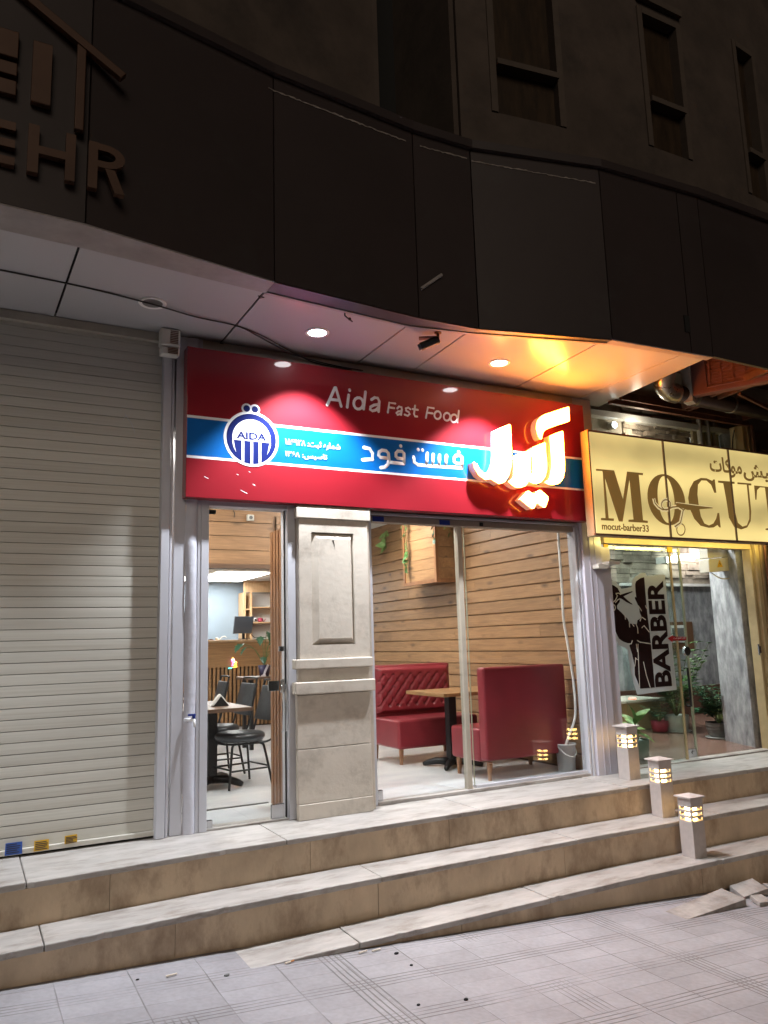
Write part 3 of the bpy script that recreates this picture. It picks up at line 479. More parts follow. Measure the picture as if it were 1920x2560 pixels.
bb = G['bucket'].node_tree.nodes['Principled BSDF']; bb.inputs['Subsurface Weight'].default_value = .7; bb.inputs['Subsurface Radius'].default_value = (.12, .12, .12); bb.inputs['Subsurface Scale'].default_value = 1.0

# ------------------------------------------------------------------ ground and steps
DY = [(-4, -.42), (.22, -.075), (1.3, -.01), (2., 0), (4., .015), (6.3, -.03), (9, -.14)]
def dy(x): return lerp_pts(DY, x)
def pave_z(x): return -.372-.0585*max(-3.5, min(x, 9))
bm = B()
xs = [-40, -8, -3.5] + [i*.5 for i in range(-6, 19)] + [14, 60]
ys = [-60, -8, 0, 2, 3, 4, 4.9]
g = [[bm.verts.new((x, y, pave_z(x))) for y in ys] for x in xs]
for i in range(len(xs)-1):
    for k in range(len(ys)-1): bm.faces.new((g[i][k], g[i+1][k], g[i+1][k+1], g[i][k+1]))
struct('pavement', bm, G['paving'])

steps = thing('stone_steps', 'three long worn marble steps running along both shop fronts', 'steps')
NOSE = [(4.826, 0.0), (4.508, -.224), (4.215, -.452)]
SEAM = [[-3.5, -1.2, .35, 1.83, 3.30, 4.72, 6.1, 7.6, 9], [-3.5, -1.4, .42, 2.33, 3.9, 5.33, 6.8, 9], [-3.5, -.6, 1.09, 2.03, 3.39, 5.0, 6.6, 9]]
for k, (yn, z) in enumerate(NOSE):
    yb = 5.40 if k == 0 else NOSE[k-1][0]+.012
    st = B()
    xx = [-3.5+.5*i for i in range(26)]      # dark core behind the facing slabs
    for a, b in zip(xx, xx[1:]):
        prism_xy(st, [(a, yn+.045+dy(a)), (b, yn+.045+dy(b)), (b, yb+.01+(0 if k == 0 else dy(b))), (a, yb+.01+(0 if k == 0 else dy(a)))], z-1.2, z-.036)
    body = obj('step', st, G['gap'], steps)
    x = -3.5+random.uniform(-.4, 0)
    while x < 9:
        l = random.uniform(1.0, 1.5); r = B(); n = 5; X = [x+.0015+(l-.003)*i/n for i in range(n+1)]; jy = random.uniform(-.002, .003)
        prism_xy(r, [(q, yn+.014+dy(q)+jy) for q in X]+[(q, yn+.044+dy(q)) for q in reversed(X)], z-1.2, z-.0345)
        o = obj('riser_slab', r, G['riser'], steps); o.parent = body; x += l
    for a, b in zip(SEAM[k], SEAM[k][1:]):
        t = B(); n = max(1, int((b-a)/.035)); X = [a+.0025+(b-a-.005)*i/n for i in range(n+1)]
        jz = random.uniform(-.002, .002); jy = random.uniform(-.004, .004)
        front = [(x, yn+dy(x)+jy+random.uniform(-.0012, .0012)+(random.uniform(.004, .012) if random.random() < .05 else 0)) for x in X]; back = [(x, yb+(0 if k == 0 else dy(x))-.002) for x in (X[-1], X[n//2], X[0])]
        prism_xy(t, front+back, z-.034, z+jz)
        o = obj('tread_slab', t, G['tread'], steps, bevel=.006); o.parent = body

# loose and broken slabs by the bottom step
def slab(name, pts, z, th, tilt, m, label, cat, group=None):
    t = B(); cx = sum(p[0] for p in pts)/len(pts); cyy = sum(p[1] for p in pts)/len(pts)
    prism_xy(t, [(p[0]-cx, p[1]-cyy) for p in pts], 0, th)
    o = obj(name, t, m, bevel=.004); o.location = (cx, cyy, z); o.rotation_euler = tilt
    return tag(o, label, cat, group)
slab('stone_slab', [(4.05, 3.84), (4.80, 3.885), (4.86, 4.13), (4.11, 4.02)], -.662, .05, (0, R(-1.0), 0), G['rubble'], 'long loose stone slab lying on the pavement below the bottom step', 'stone slab')
pcs = [([(4.93, 4.02), (5.16, 3.98), (5.22, 4.14), (5.0, 4.18)], .045, (R(6), R(-7), R(4)), 'grey broken stone piece lying tilted right behind the long loose slab'),
       ([(5.18, 3.93), (5.42, 3.97), (5.5, 4.08), (5.28, 4.12)], .04, (R(-5), R(6), R(-8)), 'flat broken stone piece at the right end of the rubble by the bottom step'),
       ([(4.86, 3.86), (4.99, 3.83), (5.04, 3.93), (4.93, 3.96)], .03, (R(10), R(3), R(14)), 'small wedge shaped stone chip at the end of the long loose slab'),
       ([(5.07, 3.80), (5.30, 3.83), (5.26, 3.89), (5.09, 3.87)], .025, (0, R(4), R(6)), 'thin sliver of broken stone lying in front of the rubble')]
for pts, th, tilt, lab in pcs:
    cx = sum(p[0] for p in pts)/4
    slab('stone_fragment', pts, pave_z(cx)+.004, th, tilt, G['rubble'], lab, 'stone fragment', 'broken stone pieces by the bottom step')
for x, y, a, lab in ((1.0, 4.27, .2, 'white cigarette butt on the pavement left of where the bottom step begins'), (1.60, 4.19, .3, 'orange tipped cigarette butt lying close against the bottom step'),
                     (2.02, 4.165, .25, 'left one of two white cigarette butts side by side against the bottom step'), (2.10, 4.16, .2, 'right one of two white cigarette butts side by side against the bottom step')):
    r = thing('cigarette_butt', lab, 'cigarette butt', (x, y, pave_z(x)+.004), 'cigarette butts on the pavement')
    p = Vector((x, y, pave_z(x)+.008)); d = Vector((math.cos(a), math.sin(a), -.05))
    t = B(); cyl(t, p-d*.028, p+d*.008, .0045, n=8); obj('paper', t, G['butt'], r)
    t = B(); cyl(t, p+d*.008, p+d*.03, .0046, n=8); obj('filter', t, G['filter'] if 'orange' in lab else G['butt'], r)

for x, y, r, lab in ((2.184, 4.08, .011, 'larger of two dark pebbles lying near each other close to the bottom step'), (2.176, 3.90, .008, 'small dark pebble on the pavement a little in front of the larger one'),
                     (1.254, 4.165, .012, 'flat grey pebble on the pavement near the left tip of the bottom step'), (.84, 4.295, .007, 'tiny black pebble on the pavement at the far left'),
                     (2.20, 3.418, .010, 'dark pebble at a paving joint far out from the steps'), (1.963, 3.461, .008, 'dark crumb on the paving grooves left of the joint pebble')):
    t = B(); sphere(t, (0, 0, .4*r), r, 8, (1.3, .9, .55))
    for v in t.verts: v.co += Vector((random.uniform(-.2, .2), random.uniform(-.2, .2), 0))*r
    o = obj('pebble', t, G['gap'] if r < .012 else G['greypot']); o.location = (x, y, pave_z(x)); tag(o, lab, 'pebble', 'pebbles on the pavement')

# ------------------------------------------------------------------ roller shutter and aluminium uprights
sh = thing('roller_shutter', 'closed beige roller shutter left of the red sign', 'roller shutter', (0, 5.37, 0))
bm = B(); z = .045; pitch = .068; i = 0
while z < 3.38:
    tilt = random.choice((0, 0, 0, .0006, .0012, -.0006)); prof = [(5.383, z-.003), (5.377, z-.0005)]
    for k in range(5):
        t = k/4; prof.append((5.3750 - .0008*math.sin(math.pi*t) + tilt*(t-.5)*1.6, z+.0005+t*(pitch-.0045)))
    xr = 1.150 - .004*random.random()
    A = [bm.verts.new((-2.2, y, zz)) for y, zz in prof]; C = [bm.verts.new((xr, y, zz)) for y, zz in prof]
    for k in range(len(prof)-1): bm.faces.new((A[k], C[k], C[k+1], A[k+1]))
    z += pitch; i += 1
obj('curtain', bm, G['shutter'], sh)
bm = B(); tube(bm, [(.885, 5.3732, 2.79), (.905, 5.3728, 2.76), (.93, 5.3728, 2.73), (.955, 5.373, 2.66)], .0022, n=6, flat=(1, .3)); tube(bm, [(.875, 5.373, 2.745), (.89, 5.373, 2.775), (.915, 5.373, 2.78)], .0018, n=6, flat=(1, .3)); obj('scratch', bm, G['silver'], sh)
bm = B(); box(bm, -2.2, 1.15, 5.385, 5.40, .0, 3.39); obj('backing', bm, G['gap'], sh)
bm = B(); box(bm, -2.2, 1.148, 5.352, 5.384, .014, .044); obj('bottom_rail', bm, G['shutter'], sh, bevel=.004)
bm = B(); box(bm, 1.128, 1.184, 5.30, 5.37, 0, 3.36); box(bm, 1.19, 1.206, 5.315, 5.37, 0, 3.36); obj('guide_rail', bm, G['silver'], sh, bevel=.003)
bm = B(); box(bm, -2.2, 1.128, 5.33, 5.40, 3.335, 3.395); obj('top_box', bm, G['concrete'], sh)
for x0, x1, z0, z1, m, a, lab in ((.268, .362, -.001, .068, 'bluelabel', 0, 'blue printed sticker at the foot of the beige shutter'), (.424, .508, .0, .06, 'yellow', .03, 'yellow sticker with small print, between the blue one and the smaller yellow one'), (.594, .668, .018, .066, 'yellow', .05, 'smaller yellow sticker nearest the right end of the shutter foot')):
    r = thing('sticker', lab, 'sticker', (x0, 5.348, z0+.02), 'stickers on the shutter')
    bm = B(); prism_xz(bm, [(x0, z0+.02), (x1, z0+.02+a*.05), (x1-.002, z1+.02+a*.05), (x0+.002, z1+.02)], 5.3455, 5.3475); obj('paper', bm, G[m], r)
    bm = B()
    for k in range(5):
        zz = z1+.01-k*(z1-z0)/6.; w = (x1-x0)*random.uniform(.5, .85)
        box(bm, x0+.008, x0+.008+w, 5.344, 5.345, zz-.0022, zz+.0022)
    obj('print', bm, G['ink'], r)

col = thing('aluminium_column', 'silver grey aluminium clad column between shutter and glass door', 'column', (1.3, 5.33, 0))
bm = B(); box(bm, 1.222, 1.300, 5.33, 5.46, 0, 3.395); obj('cladding', bm, G['silver'], col, bevel=.003)
bm = B(); P = []
nz = 34
for i in range(nz+1):
    z = 3.39*i/nz; P.append([bm.verts.new((x, y + .004*math.sin(z*5+x*40)+random.uniform(-.0015, .0015), z)) for x, y in ((1.300+.004*math.sin(z*9), 5.334), (1.318, 5.316), (1.345, 5.308), (1.372, 5.314), (1.384, 5.332))])
for i in range(nz):
    for k in range(4): bm.faces.new((P[i][k], P[i][k+1], P[i+1][k+1], P[i+1][k]))
obj('putty_joint', bm, G['putty'], col, smooth=True)
bm = B(); box(bm, 1.384, 1.408, 5.325, 5.46, 0, 3.395); obj('edge_strip', bm, G['silver'], col, bevel=.003)
tp = thing('water_tap', 'small white plastic tap with a blue lever on the silver column', 'tap', (1.34, 5.31, .7))
bm = B(); cyl(bm, (1.308, 5.315, .725), (1.352, 5.255, .728), .011); cyl(bm, (1.352, 5.255, .734), (1.360, 5.25, .678), .010, .008); obj('spout', bm, G['white'], tp, smooth=True)
bm = B(); cyl(bm, (1.352, 5.255, .734), (1.352, 5.255, .758), .011); box(bm, 1.314, 1.364, 5.249, 5.261, .752, .765); obj('lever', bm, G['bluehandle'], tp, bevel=.002)

# ------------------------------------------------------------------ glass door
dr = thing('glass_door', 'frameless glass door of the lit diner beside the stone pillar', 'glass door', (1.75, 5.38, 0))
fr = B(); box(fr, 1.408, 1.462, 5.32, 5.46, 0, 2.30); obj('door_frame', fr, G['silver'], dr, bevel=.003)
fr = B(); box(fr, 2.044, 2.104, 5.32, 5.46, 0, 2.30); obj('door_frame', fr, G['silver'], dr, bevel=.003)
fr = B(); box(fr, 1.462, 2.044, 5.33, 5.46, 2.178, 2.30); obj('header', fr, G['silver'], dr, bevel=.003)
fr = B(); box(fr, 2.0385, 2.043, 5.372, 5.392, 0.01, 2.177); obj('rubber_seal', fr, G['gap'], dr)
bm = B(); box(bm, 1.468, 2.032, 5.376, 5.386, .012, 2.172); obj('pane', bm, G['glass'], dr)
for q in ((1.93, 2.026, .010, .105), (1.466, 1.515, .008, .058), (1.466, 1.524, 2.126, 2.155), (1.995, 2.03, 1.15, 1.186)):
    bm = B(); box(bm, q[0], q[1], 5.368, 5.375, q[2], q[3]); box(bm, q[0], q[1], 5.387, 5.394, q[2], q[3]); obj('patch_fitting', bm, G['chrome'] if q[3] < 2 else G['black'], dr, bevel=.002)
bm = B()
for x in (2.004, 2.031): tube(bm, [(x, 5.362, .92), (x, 5.345, .91), (x+.001, 5.342, .60), (x+.001, 5.36, .59)], .0045)
hd_ = obj('handle', bm, G['chrome'], dr, smooth=True)
bm = B(); box(bm, 2.0, 2.03, 5.355, 5.375, .86, .955); box(bm, 1.915, 2.0, 5.388, 5.40, .872, .945); obj('lock', bm, G['chrome'], dr, bevel=.004).parent = hd_
bm = B(); box(bm, 1.462, 2.044, 5.335, 5.46, .001, .010); obj('threshold', bm, G['tread'], dr)

# ------------------------------------------------------------------ stone pillar
pl = thing('stone_pillar', 'cream stone pillar with a framed panel between door and shop window', 'pillar', (2.37, 5.3, 0))
def pbox(n, *a, m='stone', bevel=.004): 
    bm = B(); box(bm, *a); return obj(n, bm, G[m], pl, bevel=bevel)
pbox('core', 2.108, 2.70, 5.29, 5.46, 0, 2.215)
pbox('base', 2.080, 2.655, 5.240, 5.29, .0, .104)
pbox('block', 2.078, 2.652, 5.244, 5.29, .107, .470)
pbox('block', 2.078, 2.650, 5.244, 5.29, .474, .842)
pbox('band', 2.054, 2.684, 5.215, 5.29, .846, .931, bevel=.007)
pbox('neck', 2.088, 2.655, 5.25, 5.29, .931, 1.020)
pbox('band', 2.057, 2.675, 5.225, 5.29, 1.021, 1.090, bevel=.007)
pbox('capital', 2.083, 2.686, 5.235, 5.29, 2.107, 2.186, bevel=.006)
pbox('capital', 2.11, 2.70, 5.255, 5.29, 2.187, 2.213)
# upper panel: a frame round a raised field
bm = B(); X0, X1, Z0, Z1 = 2.106, 2.664, 1.091, 2.106; a0, a1, b0, b1 = 2.202, 2.546, 1.188, 2.008
for q in ((X0, a0, Z0, Z1), (a1, X1, Z0, Z1), (a0, a1, Z0, b0), (a0, a1, b1, Z1)): box(bm, q[0], q[1], 5.25, 5.29, q[2], q[3])
obj('panel_frame', bm, G['stone'], pl)
bm = B(); o_ = [(a0+.004, b0+.004), (a1-.004, b0+.004), (a1-.004, b1-.004), (a0+.004, b1-.004)]; i_ = [(a0+.052, b0+.045), (a1-.032, b0+.045), (a1-.032, b1-.047), (a0+.052, b1-.047)]
A = [bm.verts.new((x, 5.275, z)) for x, z in o_]; C = [bm.verts.new((x, 5.243, z)) for x, z in i_]
bm.faces.new(C)
for k in range(4): bm.faces.new((A[k], A[(k+1) % 4], C[(k+1) % 4], C[k]))
D0 = [bm.verts.new((x, 5.289, z)) for x, z in o_]
for k in range(4): bm.faces.new((D0[k], D0[(k+1) % 4], A[(k+1) % 4], A[k]))
obj('raised_panel', bm, G['stone'], pl)
bm = B(); tube(bm, [(2.372, 5.24, 1.948), (2.378, 5.236, 1.93), (2.382, 5.240, 1.905)], .003); tube(bm, [(2.366, 5.24, 1.947), (2.380, 5.24, 1.949)], .003); obj('hook', bm, G['black'], pl)

# ------------------------------------------------------------------ shop window
wi = thing('shop_window', 'large two pane shop window showing red booth seats inside', 'shop window', (3.7, 5.42, 0))
bm = B(); box(bm, 2.688, 2.765, 5.38, 5.47, 0, 2.2); obj('frame', bm, G['silver'], wi, bevel=.003)
bm = B(); box(bm, 4.832, 4.850, 5.37, 5.47, 0.0, 2.185); box(bm, 4.858, 4.882, 5.36, 5.47, 0, 2.185); obj('frame', bm, G['silver'], wi, bevel=.003)
bm = B(); box(bm, 2.765, 4.831, 5.385, 5.47, 2.132, 2.185); obj('header', bm, G['header'], wi, bevel=.003)
bm = B(); box(bm, 2.70, 4.882, 5.372, 5.47, 2.186, 2.208); obj('header_cap', bm, G['silver'], wi, bevel=.003)
bm = B(); box(bm, 2.765, 4.831, 5.37, 5.47, .0, .024); obj('sill', bm, G['tread'], wi, bevel=.003)
bm = B(); box(bm, 3.66, 4.831, 5.40, 5.45, .024, .045); obj('bottom_rail', bm, G['silver'], wi)
bm = B(); box(bm, 2.767, 3.578, 5.418, 5.428, .025, 2.131); obj('pane', bm, G['glass'], wi)
bm = B(); box(bm, 3.662, 4.830, 5.418, 5.428, .046, 2.131); obj('pane', bm, G['glass'], wi)
bm = B(); box(bm, 3.579, 3.622, 5.395, 5.45, .025, 2.131); obj('mullion', bm, G['mullion'], wi, bevel=.003)
bm = B(); box(bm, 3.655, 3.6605, 5.418, 5.428, .046, 2.131); obj('pane_edge', bm, G['glass_edge'], wi)
for q in ((2.78, 2.88, 2.135, 2.175), (3.40, 3.50, 2.135, 2.175), (3.80, 3.835, 2.14, 2.17)):
    bm = B(); box(bm, q[0], q[1], 5.378, 5.384, q[2], q[3]); obj('clip', bm, G['bluehandle'] if q[0] < 3.7 else G['black'], wi)
bm = B(); box(bm, 2.78, 2.822, 5.408, 5.417, .026, .10); box(bm, 2.78, 2.822, 5.429, 5.436, .026, .10); obj('patch_fitting', bm, G['chrome'], wi, bevel=.002)

# pillar between the two shops
pr2 = thing('aluminium_pillar', 'lilac grey aluminium pillar between the diner and the barber shop', 'pillar', (4.98, 5.35, 0))
bm = B(); box(bm, 4.886, 5.105, 5.33, 5.52, 0, 3.395); obj('cladding', bm, G['lilac'], pr2, bevel=.004)
bm = B(); box(bm, 4.955, 4.965, 5.324, 5.3295, 0, 2.3); box(bm, 5.02, 5.028, 5.326, 5.3295, 0, 2.3); obj('seam_strip', bm, G['lilac'], pr2)
bm = B(); box(bm, 5.106, 5.235, 5.36, 5.52, 0, 2.0); obj('return_panel', bm, G['lilac'], pr2, bevel=.004)
bm = B(); prism_xz(bm, [(4.98, 1.79), (5.10, 1.79), (5.12, 1.83), (4.98, 1.83)], 5.25, 5.328); box(bm, 5.10, 5.24, 5.24, 5.40, 1.83, 1.86); obj('bracket', bm, G['ac'], pr2, bevel=.004)

# ------------------------------------------------------------------ building: soffit, fascia, upper wall
bd = thing('building', 'dark building with a curved black canopy over the shop fronts', 'building', (2.5, 6, 0))
bm = B(); box(bm, 1.21, 4.885, 5.465, 5.52, 2.216, 3.50); obj('wall_panel', bm, G['concrete'], bd)
bm = B(); box(bm, 1.21, 4.885, 5.335, 5.464, 3.30, 3.395); obj('wall_panel', bm, G['concrete'], bd)
FP = [(-4.0, 3.70), (-1.5, 3.89), (.44, 4.02), (1.556, 4.234), (2.64, 4.333), (3.132, 4.325), (4.18, 4.085), (4.985, 4.042), (5.22, 4.03), (9.5, 4.10)]
IN = [(-4.0, 3.95), (-1.5, 4.16), (.44, 4.285), (1.6, 4.41), (2.64, 4.50), (3.132, 4.425), (4.18, 4.17), (4.985, 4.112), (5.32, 4.10)]
def at(tab, x): return lerp_pts(tab, x)
# soffit panels and the dark void above them
JX = [(-4.0, -4.0), (-.7, -.72), (.442, .41), (1.555, 1.545), (2.647, 2.652), (3.11, 3.16), (4.15, 4.23), (4.955, 4.985), (5.225, 5.35)]
for (a, a2), (b, b2) in zip(JX, JX[1:]):
    if b < -1: pass
    g_ = .007
    n = 5; X = [a+g_+(b-a-2*g_)*i/n for i in range(n+1)]
    front = [(x, at(IN, x)) for x in X]
    t = B(); yb = 5.47
    prism_xy(t, front+[(b2-g_, yb), (a2+g_, yb)], 3.40, 3.412); obj('soffit_panel', t, G['soffit'], bd)
bm = B(); prism_xy(bm, [(x, y+.03) for x, y in FP if x < 5.3]+[(5.3, 5.47), (-4, 5.47)], 3.45, 3.47); obj('soffit_void', bm, G['gap'], bd)
for i, ((a, ya), (b, yb)) in enumerate(zip(FP, FP[1:])):
    g_ = .005
    dx, dyy = b-a, yb-ya; l = math.hypot(dx, dyy); ux, uy = dx/l*g_, dyy/l*g_
    t = B(); wallseg(t, (a+ux, ya+uy), (b-ux, yb-uy), .03, 3.395, 4.79); obj('fascia_panel', t, G['fascia'], bd)
    t = B(); wallseg(t, (a, ya+.034), (b, yb+.034), .02, 3.42, 4.78); obj('fascia_backing', t, G['gap'], bd)
    t = B(); wallseg(t, (a, ya-.035), (b, yb-.035), .35, 4.795, 4.86); obj('coping', t, G['fascia'], bd)
    if i < 8:
        t = B()
        ia, ib = at(IN, a), at(IN, b)
        prism_xy(t, [(a, ya+.004), (b, yb+.004), (b, ib-.004), (a, ia-.004)], 3.385, 3.394)
        obj('soffit_trim', t, G['soffit_trim'] if i < 3 or i > 5 else G['fascia'], bd)
        if 3 <= i <= 5:
            t = B(); prism_xy(t, [(a, ia-.03), (b, ib-.03), (b, ib-.002), (a, ia-.002)], 3.378, 3.384); obj('soffit_lip', t, G['soffit_trim'], bd)
# ragged strips of old sealant under the coping
def on_fascia(x, z, out=.006):
    return (x, at(FP, x)-out, z)
for xa, xb, za, zb in ((1.52, 2.58, 4.690, 4.70), (2.70, 3.10, 4.70, 4.715), (3.14, 4.14, 4.705, 4.665)):
    n = int((xb-xa)/.02); t = B()
    pts = [on_fascia(xa+(xb-xa)*k/n, za+(zb-za)*k/n+random.uniform(-.004, .004), .004) for k in range(n+1)]
    tube(t, pts, [random.uniform(.002, .0075) for _ in pts], n=6, flat=(1, .4)); obj('sealant_strip', t, G['sealant'], bd)
t = B(); tube(t, [on_fascia(2.66, 3.60), on_fascia(2.83, 3.735, .012)], .012, n=8); obj('bracket_stub', t, G['soffit_trim'], bd)
t = B(); box(t, 4.93, 4.985, at(FP, 4.95)-.012, at(FP, 4.95)-.002, 3.56, 3.70); obj('patch_plate', t, G['gap'], bd)
t = B()   # dark slab over the open part of the canopy and the wall behind it
box(t, 5.3, 9.5, 4.2, 6.2, 4.05, 4.15); obj('slab', t, G['rust'], bd)
t = B(); prism_xy(t, [(x, y+.055) for x, y in FP]+[(9.5, 6.2), (-4, 6.2)], 4.80, 4.858)
obj('roof_slab', t, G['gap'], bd)
t = B(); box(t, 5.24, 9.5, 5.75, 5.80, 3.45, 4.045); obj('wall_panel', t, G['concrete'], bd)

# upper wall: convex, set back behind the coping
UW = [(-3.0, 4.55), (.9, 4.95), (2.80, 5.30), (2.87, 5.31)]
UR = [(3.86, 5.45), (4.19, 5.40), (5.01, 5.28), (6.09, 5.225), (6.745, 5.215), (7.73, 5.28), (8.2, 5.33), (10., 5.6)]
for (p, q) in zip(UW, UW[1:]):
    t = B(); wallseg(t, p, q, .2, 4.865, 10.5); obj('upper_wall', t, G['upper'], bd)
t = B(); box(t, 2.875, 2.93, 5.33, 6.6, 4.865, 10.5); obj('recess_side', t, G['upper'], bd)
t = B(); box(t, 2.93, 3.8, 6.55, 6.6, 4.865, 10.5); obj('recess_back', t, G['gap'], bd)
t = B(); box(t, 3.80, 3.855, 5.48, 6.6, 4.865, 10.5); obj('recess_side', t, G['upper'], bd)
def upper_bay(p, q, is_win, sill=6.62, top=8.2, base=6.20, frame_side=True):
    if not is_win:
        t = B(); wallseg(t, p, q, .2, 4.865, 10.5); obj('upper_wall', t, G['upper'], bd); return
    t = B(); wallseg(t, p, q, .2, 4.865, base-.002); obj('upper_wall', t, G['upper'], bd)
    t = B(); wallseg(t, p, q, .2, top+.002, 10.5); obj('upper_wall', t, G['upper'], bd)
    dx, dyy = q[0]-p[0], q[1]-p[1]; l = math.hypot(dx, dyy); ux, uy = dx/l, dyy/l
    def off(s, d): return (p[0]+ux*s - uy*d, p[1]+uy*s + ux*d)
    w = B(); wallseg(w, off(.07, .10), off(l-.07, .10), .03, sill+.05, top); win = obj('window', w, G['dirty_glass'], bd)
    f = B(); wallseg(f, off(0, -.015), off(.07, -.015), .15, base, top); wallseg(f, off(l-.07, -.015), off(l, -.015), .15, base, top); wallseg(f, off(.07, -.02), off(l-.07, -.02), .15, top-.07, top); obj('frame', f, G['upper_trim'], bd).parent = win
    f = B(); wallseg(f, off(.07, -.05), off(l-.07, -.05), .18, sill, sill+.06); obj('sill', f, G['upper_trim'], bd).parent = win
    f = B(); wallseg(f, off(.07, .07), off(l-.07, .07), .03, base, sill-.003); obj('spandrel', f, G['dirty_glass'], bd).parent = win
upper_bay(UR[0], UR[1], False); upper_bay(UR[1], UR[2], True, 6.68, 9.2, 6.18)
upper_bay(UR[2], UR[3], False); upper_bay(UR[3], UR[4], True, 6.80, 7.95, 6.28); 
upper_bay(UR[4], UR[5], False); upper_bay(UR[5], UR[6], True, 6.72, 8.2, 6.2); upper_bay(UR[6], UR[7], False)
t = B(); box(t, 6.09, 6.745, 5.16, 5.21, 8.02, 8.10); obj('window_head', t, G['upper_trim'], bd)

# bronze letters and house outline on the canopy
hs = thing('house_sign', 'unlit bronze letters and roof outline on the black canopy at the far left', 'sign', (.1, 4.0, 3.6))
def hbar(n, pts, y0=3.955, y1=3.995):
    t = B(); prism_xz(t, pts, y0, y1); return obj(n, t, G['bronze'], hs, bevel=.004)
def rect(x0, x1, z0, z1): return [(x0, z0), (x1, z0), (x1, z1), (x0, z1)]
t = B()
for a in ((.148, .199, 3.575, 3.838), (.325, .372, 3.575, 3.838)): prism_xz(t, rect(*a), 3.955, 3.995)
prism_xz(t, rect(.199, .325, 3.685, 3.728), 3.955, 3.995); obj('letter', t, G['bronze'], hs)
t = B(); prism_xz(t, rect(-.10, .090, 3.775, 3.82), 3.955, 3.995); prism_xz(t, rect(-.10, .090, 3.68, 3.722), 3.955, 3.995); prism_xz(t, rect(-.10, .092, 3.585, 3.628), 3.955, 3.995); prism_xz(t, rect(-.15, -.10, 3.585, 3.82), 3.955, 3.995); obj('letter', t, G['bronze'], hs)
t = B(); prism_xz(t, rect(.437, .483, 3.572, 3.835), 3.965, 4.005)
arc = [(.52+.10*math.cos(a), 3.765+.067*math.sin(a)) for a in [R(90-180*i/12) for i in range(13)]]; arc_i = [(.52+.052*math.cos(a), 3.765+.030*math.sin(a)) for a in [R(-90+180*i/12) for i in range(13)]]
prism_xz(t, [(.483, 3.832)]+arc+[(.483, 3.698), (.483, 3.735)]+arc_i+[(.483, 3.795)], 3.965, 4.005)
prism_xz(t, [(.52, 3.697), (.57, 3.697), (.622, 3.568), (.572, 3.568)], 3.966, 4.004); obj('letter', t, G['bronze'], hs)
hbar('column_bar', rect(.150, .243, 3.965, 4.315)); hbar('column_bar', rect(-.05, .083, 4.18, 4.33)); hbar('column_bar', rect(-.05, .083, 4.08, 4.15)); hbar('column_bar', rect(-.05, .083, 3.97, 4.05))
hbar('chimney_bar', rect(.362, .407, 3.875, 4.375))
hbar('roof_bar', [(-.35, 4.86), (.612, 4.272), (.585, 4.238), (-.35, 4.80)], 3.945, 3.990)
# ------------------------------------------------------------------ red diner sign
sg = thing('shop_sign', 'long glossy red diner sign with a blue stripe and white lettering', 'shop sign', (3.1, 5.23, 2.21))
bm = B(); box(bm, 1.273, 4.912, 5.23, 5.33, 2.21, 3.29); obj('panel', bm, G['red'], sg, bevel=.003)
bm = B(); box(bm, 1.276, 4.909, 5.2292, 5.2299, 2.504, 2.770); obj('blue_stripe', bm, G['blue'], sg)
bm = B(); box(bm, 1.276, 4.909, 5.2290, 5.2299, 2.771, 2.790); box(bm, 1.276, 4.909, 5.2290, 5.2299, 2.485, 2.503); obj('stripe_border', bm, G['white'], sg)
cx, cz = 1.7405, 2.662
bm = B(); disc(bm, cx, cz, .205, 5.2275, 5.2288, 56)
obj('emblem', bm, G['white'], sg); em = sg.children[-1]
bm = B(); disc(bm, 1.703, 2.883, .0385, 5.2264, 5.2275, 28); disc(bm, 1.765, 2.883, .0385, 5.2251, 5.2263, 28); obj('knob', bm, G['white'], sg)
bm = B(); disc(bm, 1.703, 2.883, .0245, 5.2238, 5.2249, 24); disc(bm, 1.765, 2.883, .0245, 5.2238, 5.2249, 24); obj('dot', bm, G['navy'], sg)
bm = B(); disc(bm, cx, cz, .185, 5.2262, 5.2274, 56); obj('ring', bm, G['navy'], sg).parent = em
bm = B(); zc = 2.643; r = .143; a0 = math.asin((zc-cz)/r)
prism_xz(bm, [(cx+r*math.cos(a), cz+r*math.sin(a)) for a in [a0+(math.pi-2*a0)*i/36 for i in range(37)]], 5.2249, 5.2261)
for s in (-1, 1):   # slivers of the inner circle beside the outer bars
    prism_xz(bm, [(cx+s*.143*math.cos(R(-t)), cz-.0195+.143*math.sin(R(-t))) for t in range(0, 37, 6)]+[(cx+s*(.118+.004*i), cz-.0205-.085+.021*i) for i in range(0, 5)][::1], 5.2249, 5.2261)
for x in (-.0655, 0, .0615): 
    xx0, xx1 = cx+x-.009, cx+x+.009
    prism_xz(bm, [(xx0, zc+.002), (xx0, cz-math.sqrt(.186**2-(xx0-cx)**2)), (xx1, cz-math.sqrt(.186**2-(xx1-cx)**2)), (xx1, zc+.002)], 5.2247, 5.2260)
obj('white_field', bm, G['white'], sg).parent = em
obj('emblem_lettering', font_bm('AIDA', 1.628, 1.850, 2.655, 2.708, 5.2245, .03), G['navy'], sg).parent = em
obj('lettering', strokes_bm(D['aida'], 5.2292, .0118), G['white'], sg, smooth=True)
obj('lettering', strokes_bm(D['fastfood'], 5.2292, .0088), G['white'], sg, smooth=True)
obj('lettering', strokes_bm(D['fast_fa'], 5.2286, .0142), G['white'], sg, smooth=True)
obj('small_lettering', font_bm('\u06f1\u06f5\u06f6\u06f9\u06f2\u06f8 :\ufe96\ufe92\ufe9b \ufee9\ufead\ufe8e\ufee4\ufeb7', 1.996, 2.440, 2.632, 2.692, 5.2285, .006, .003), G['white'], sg)
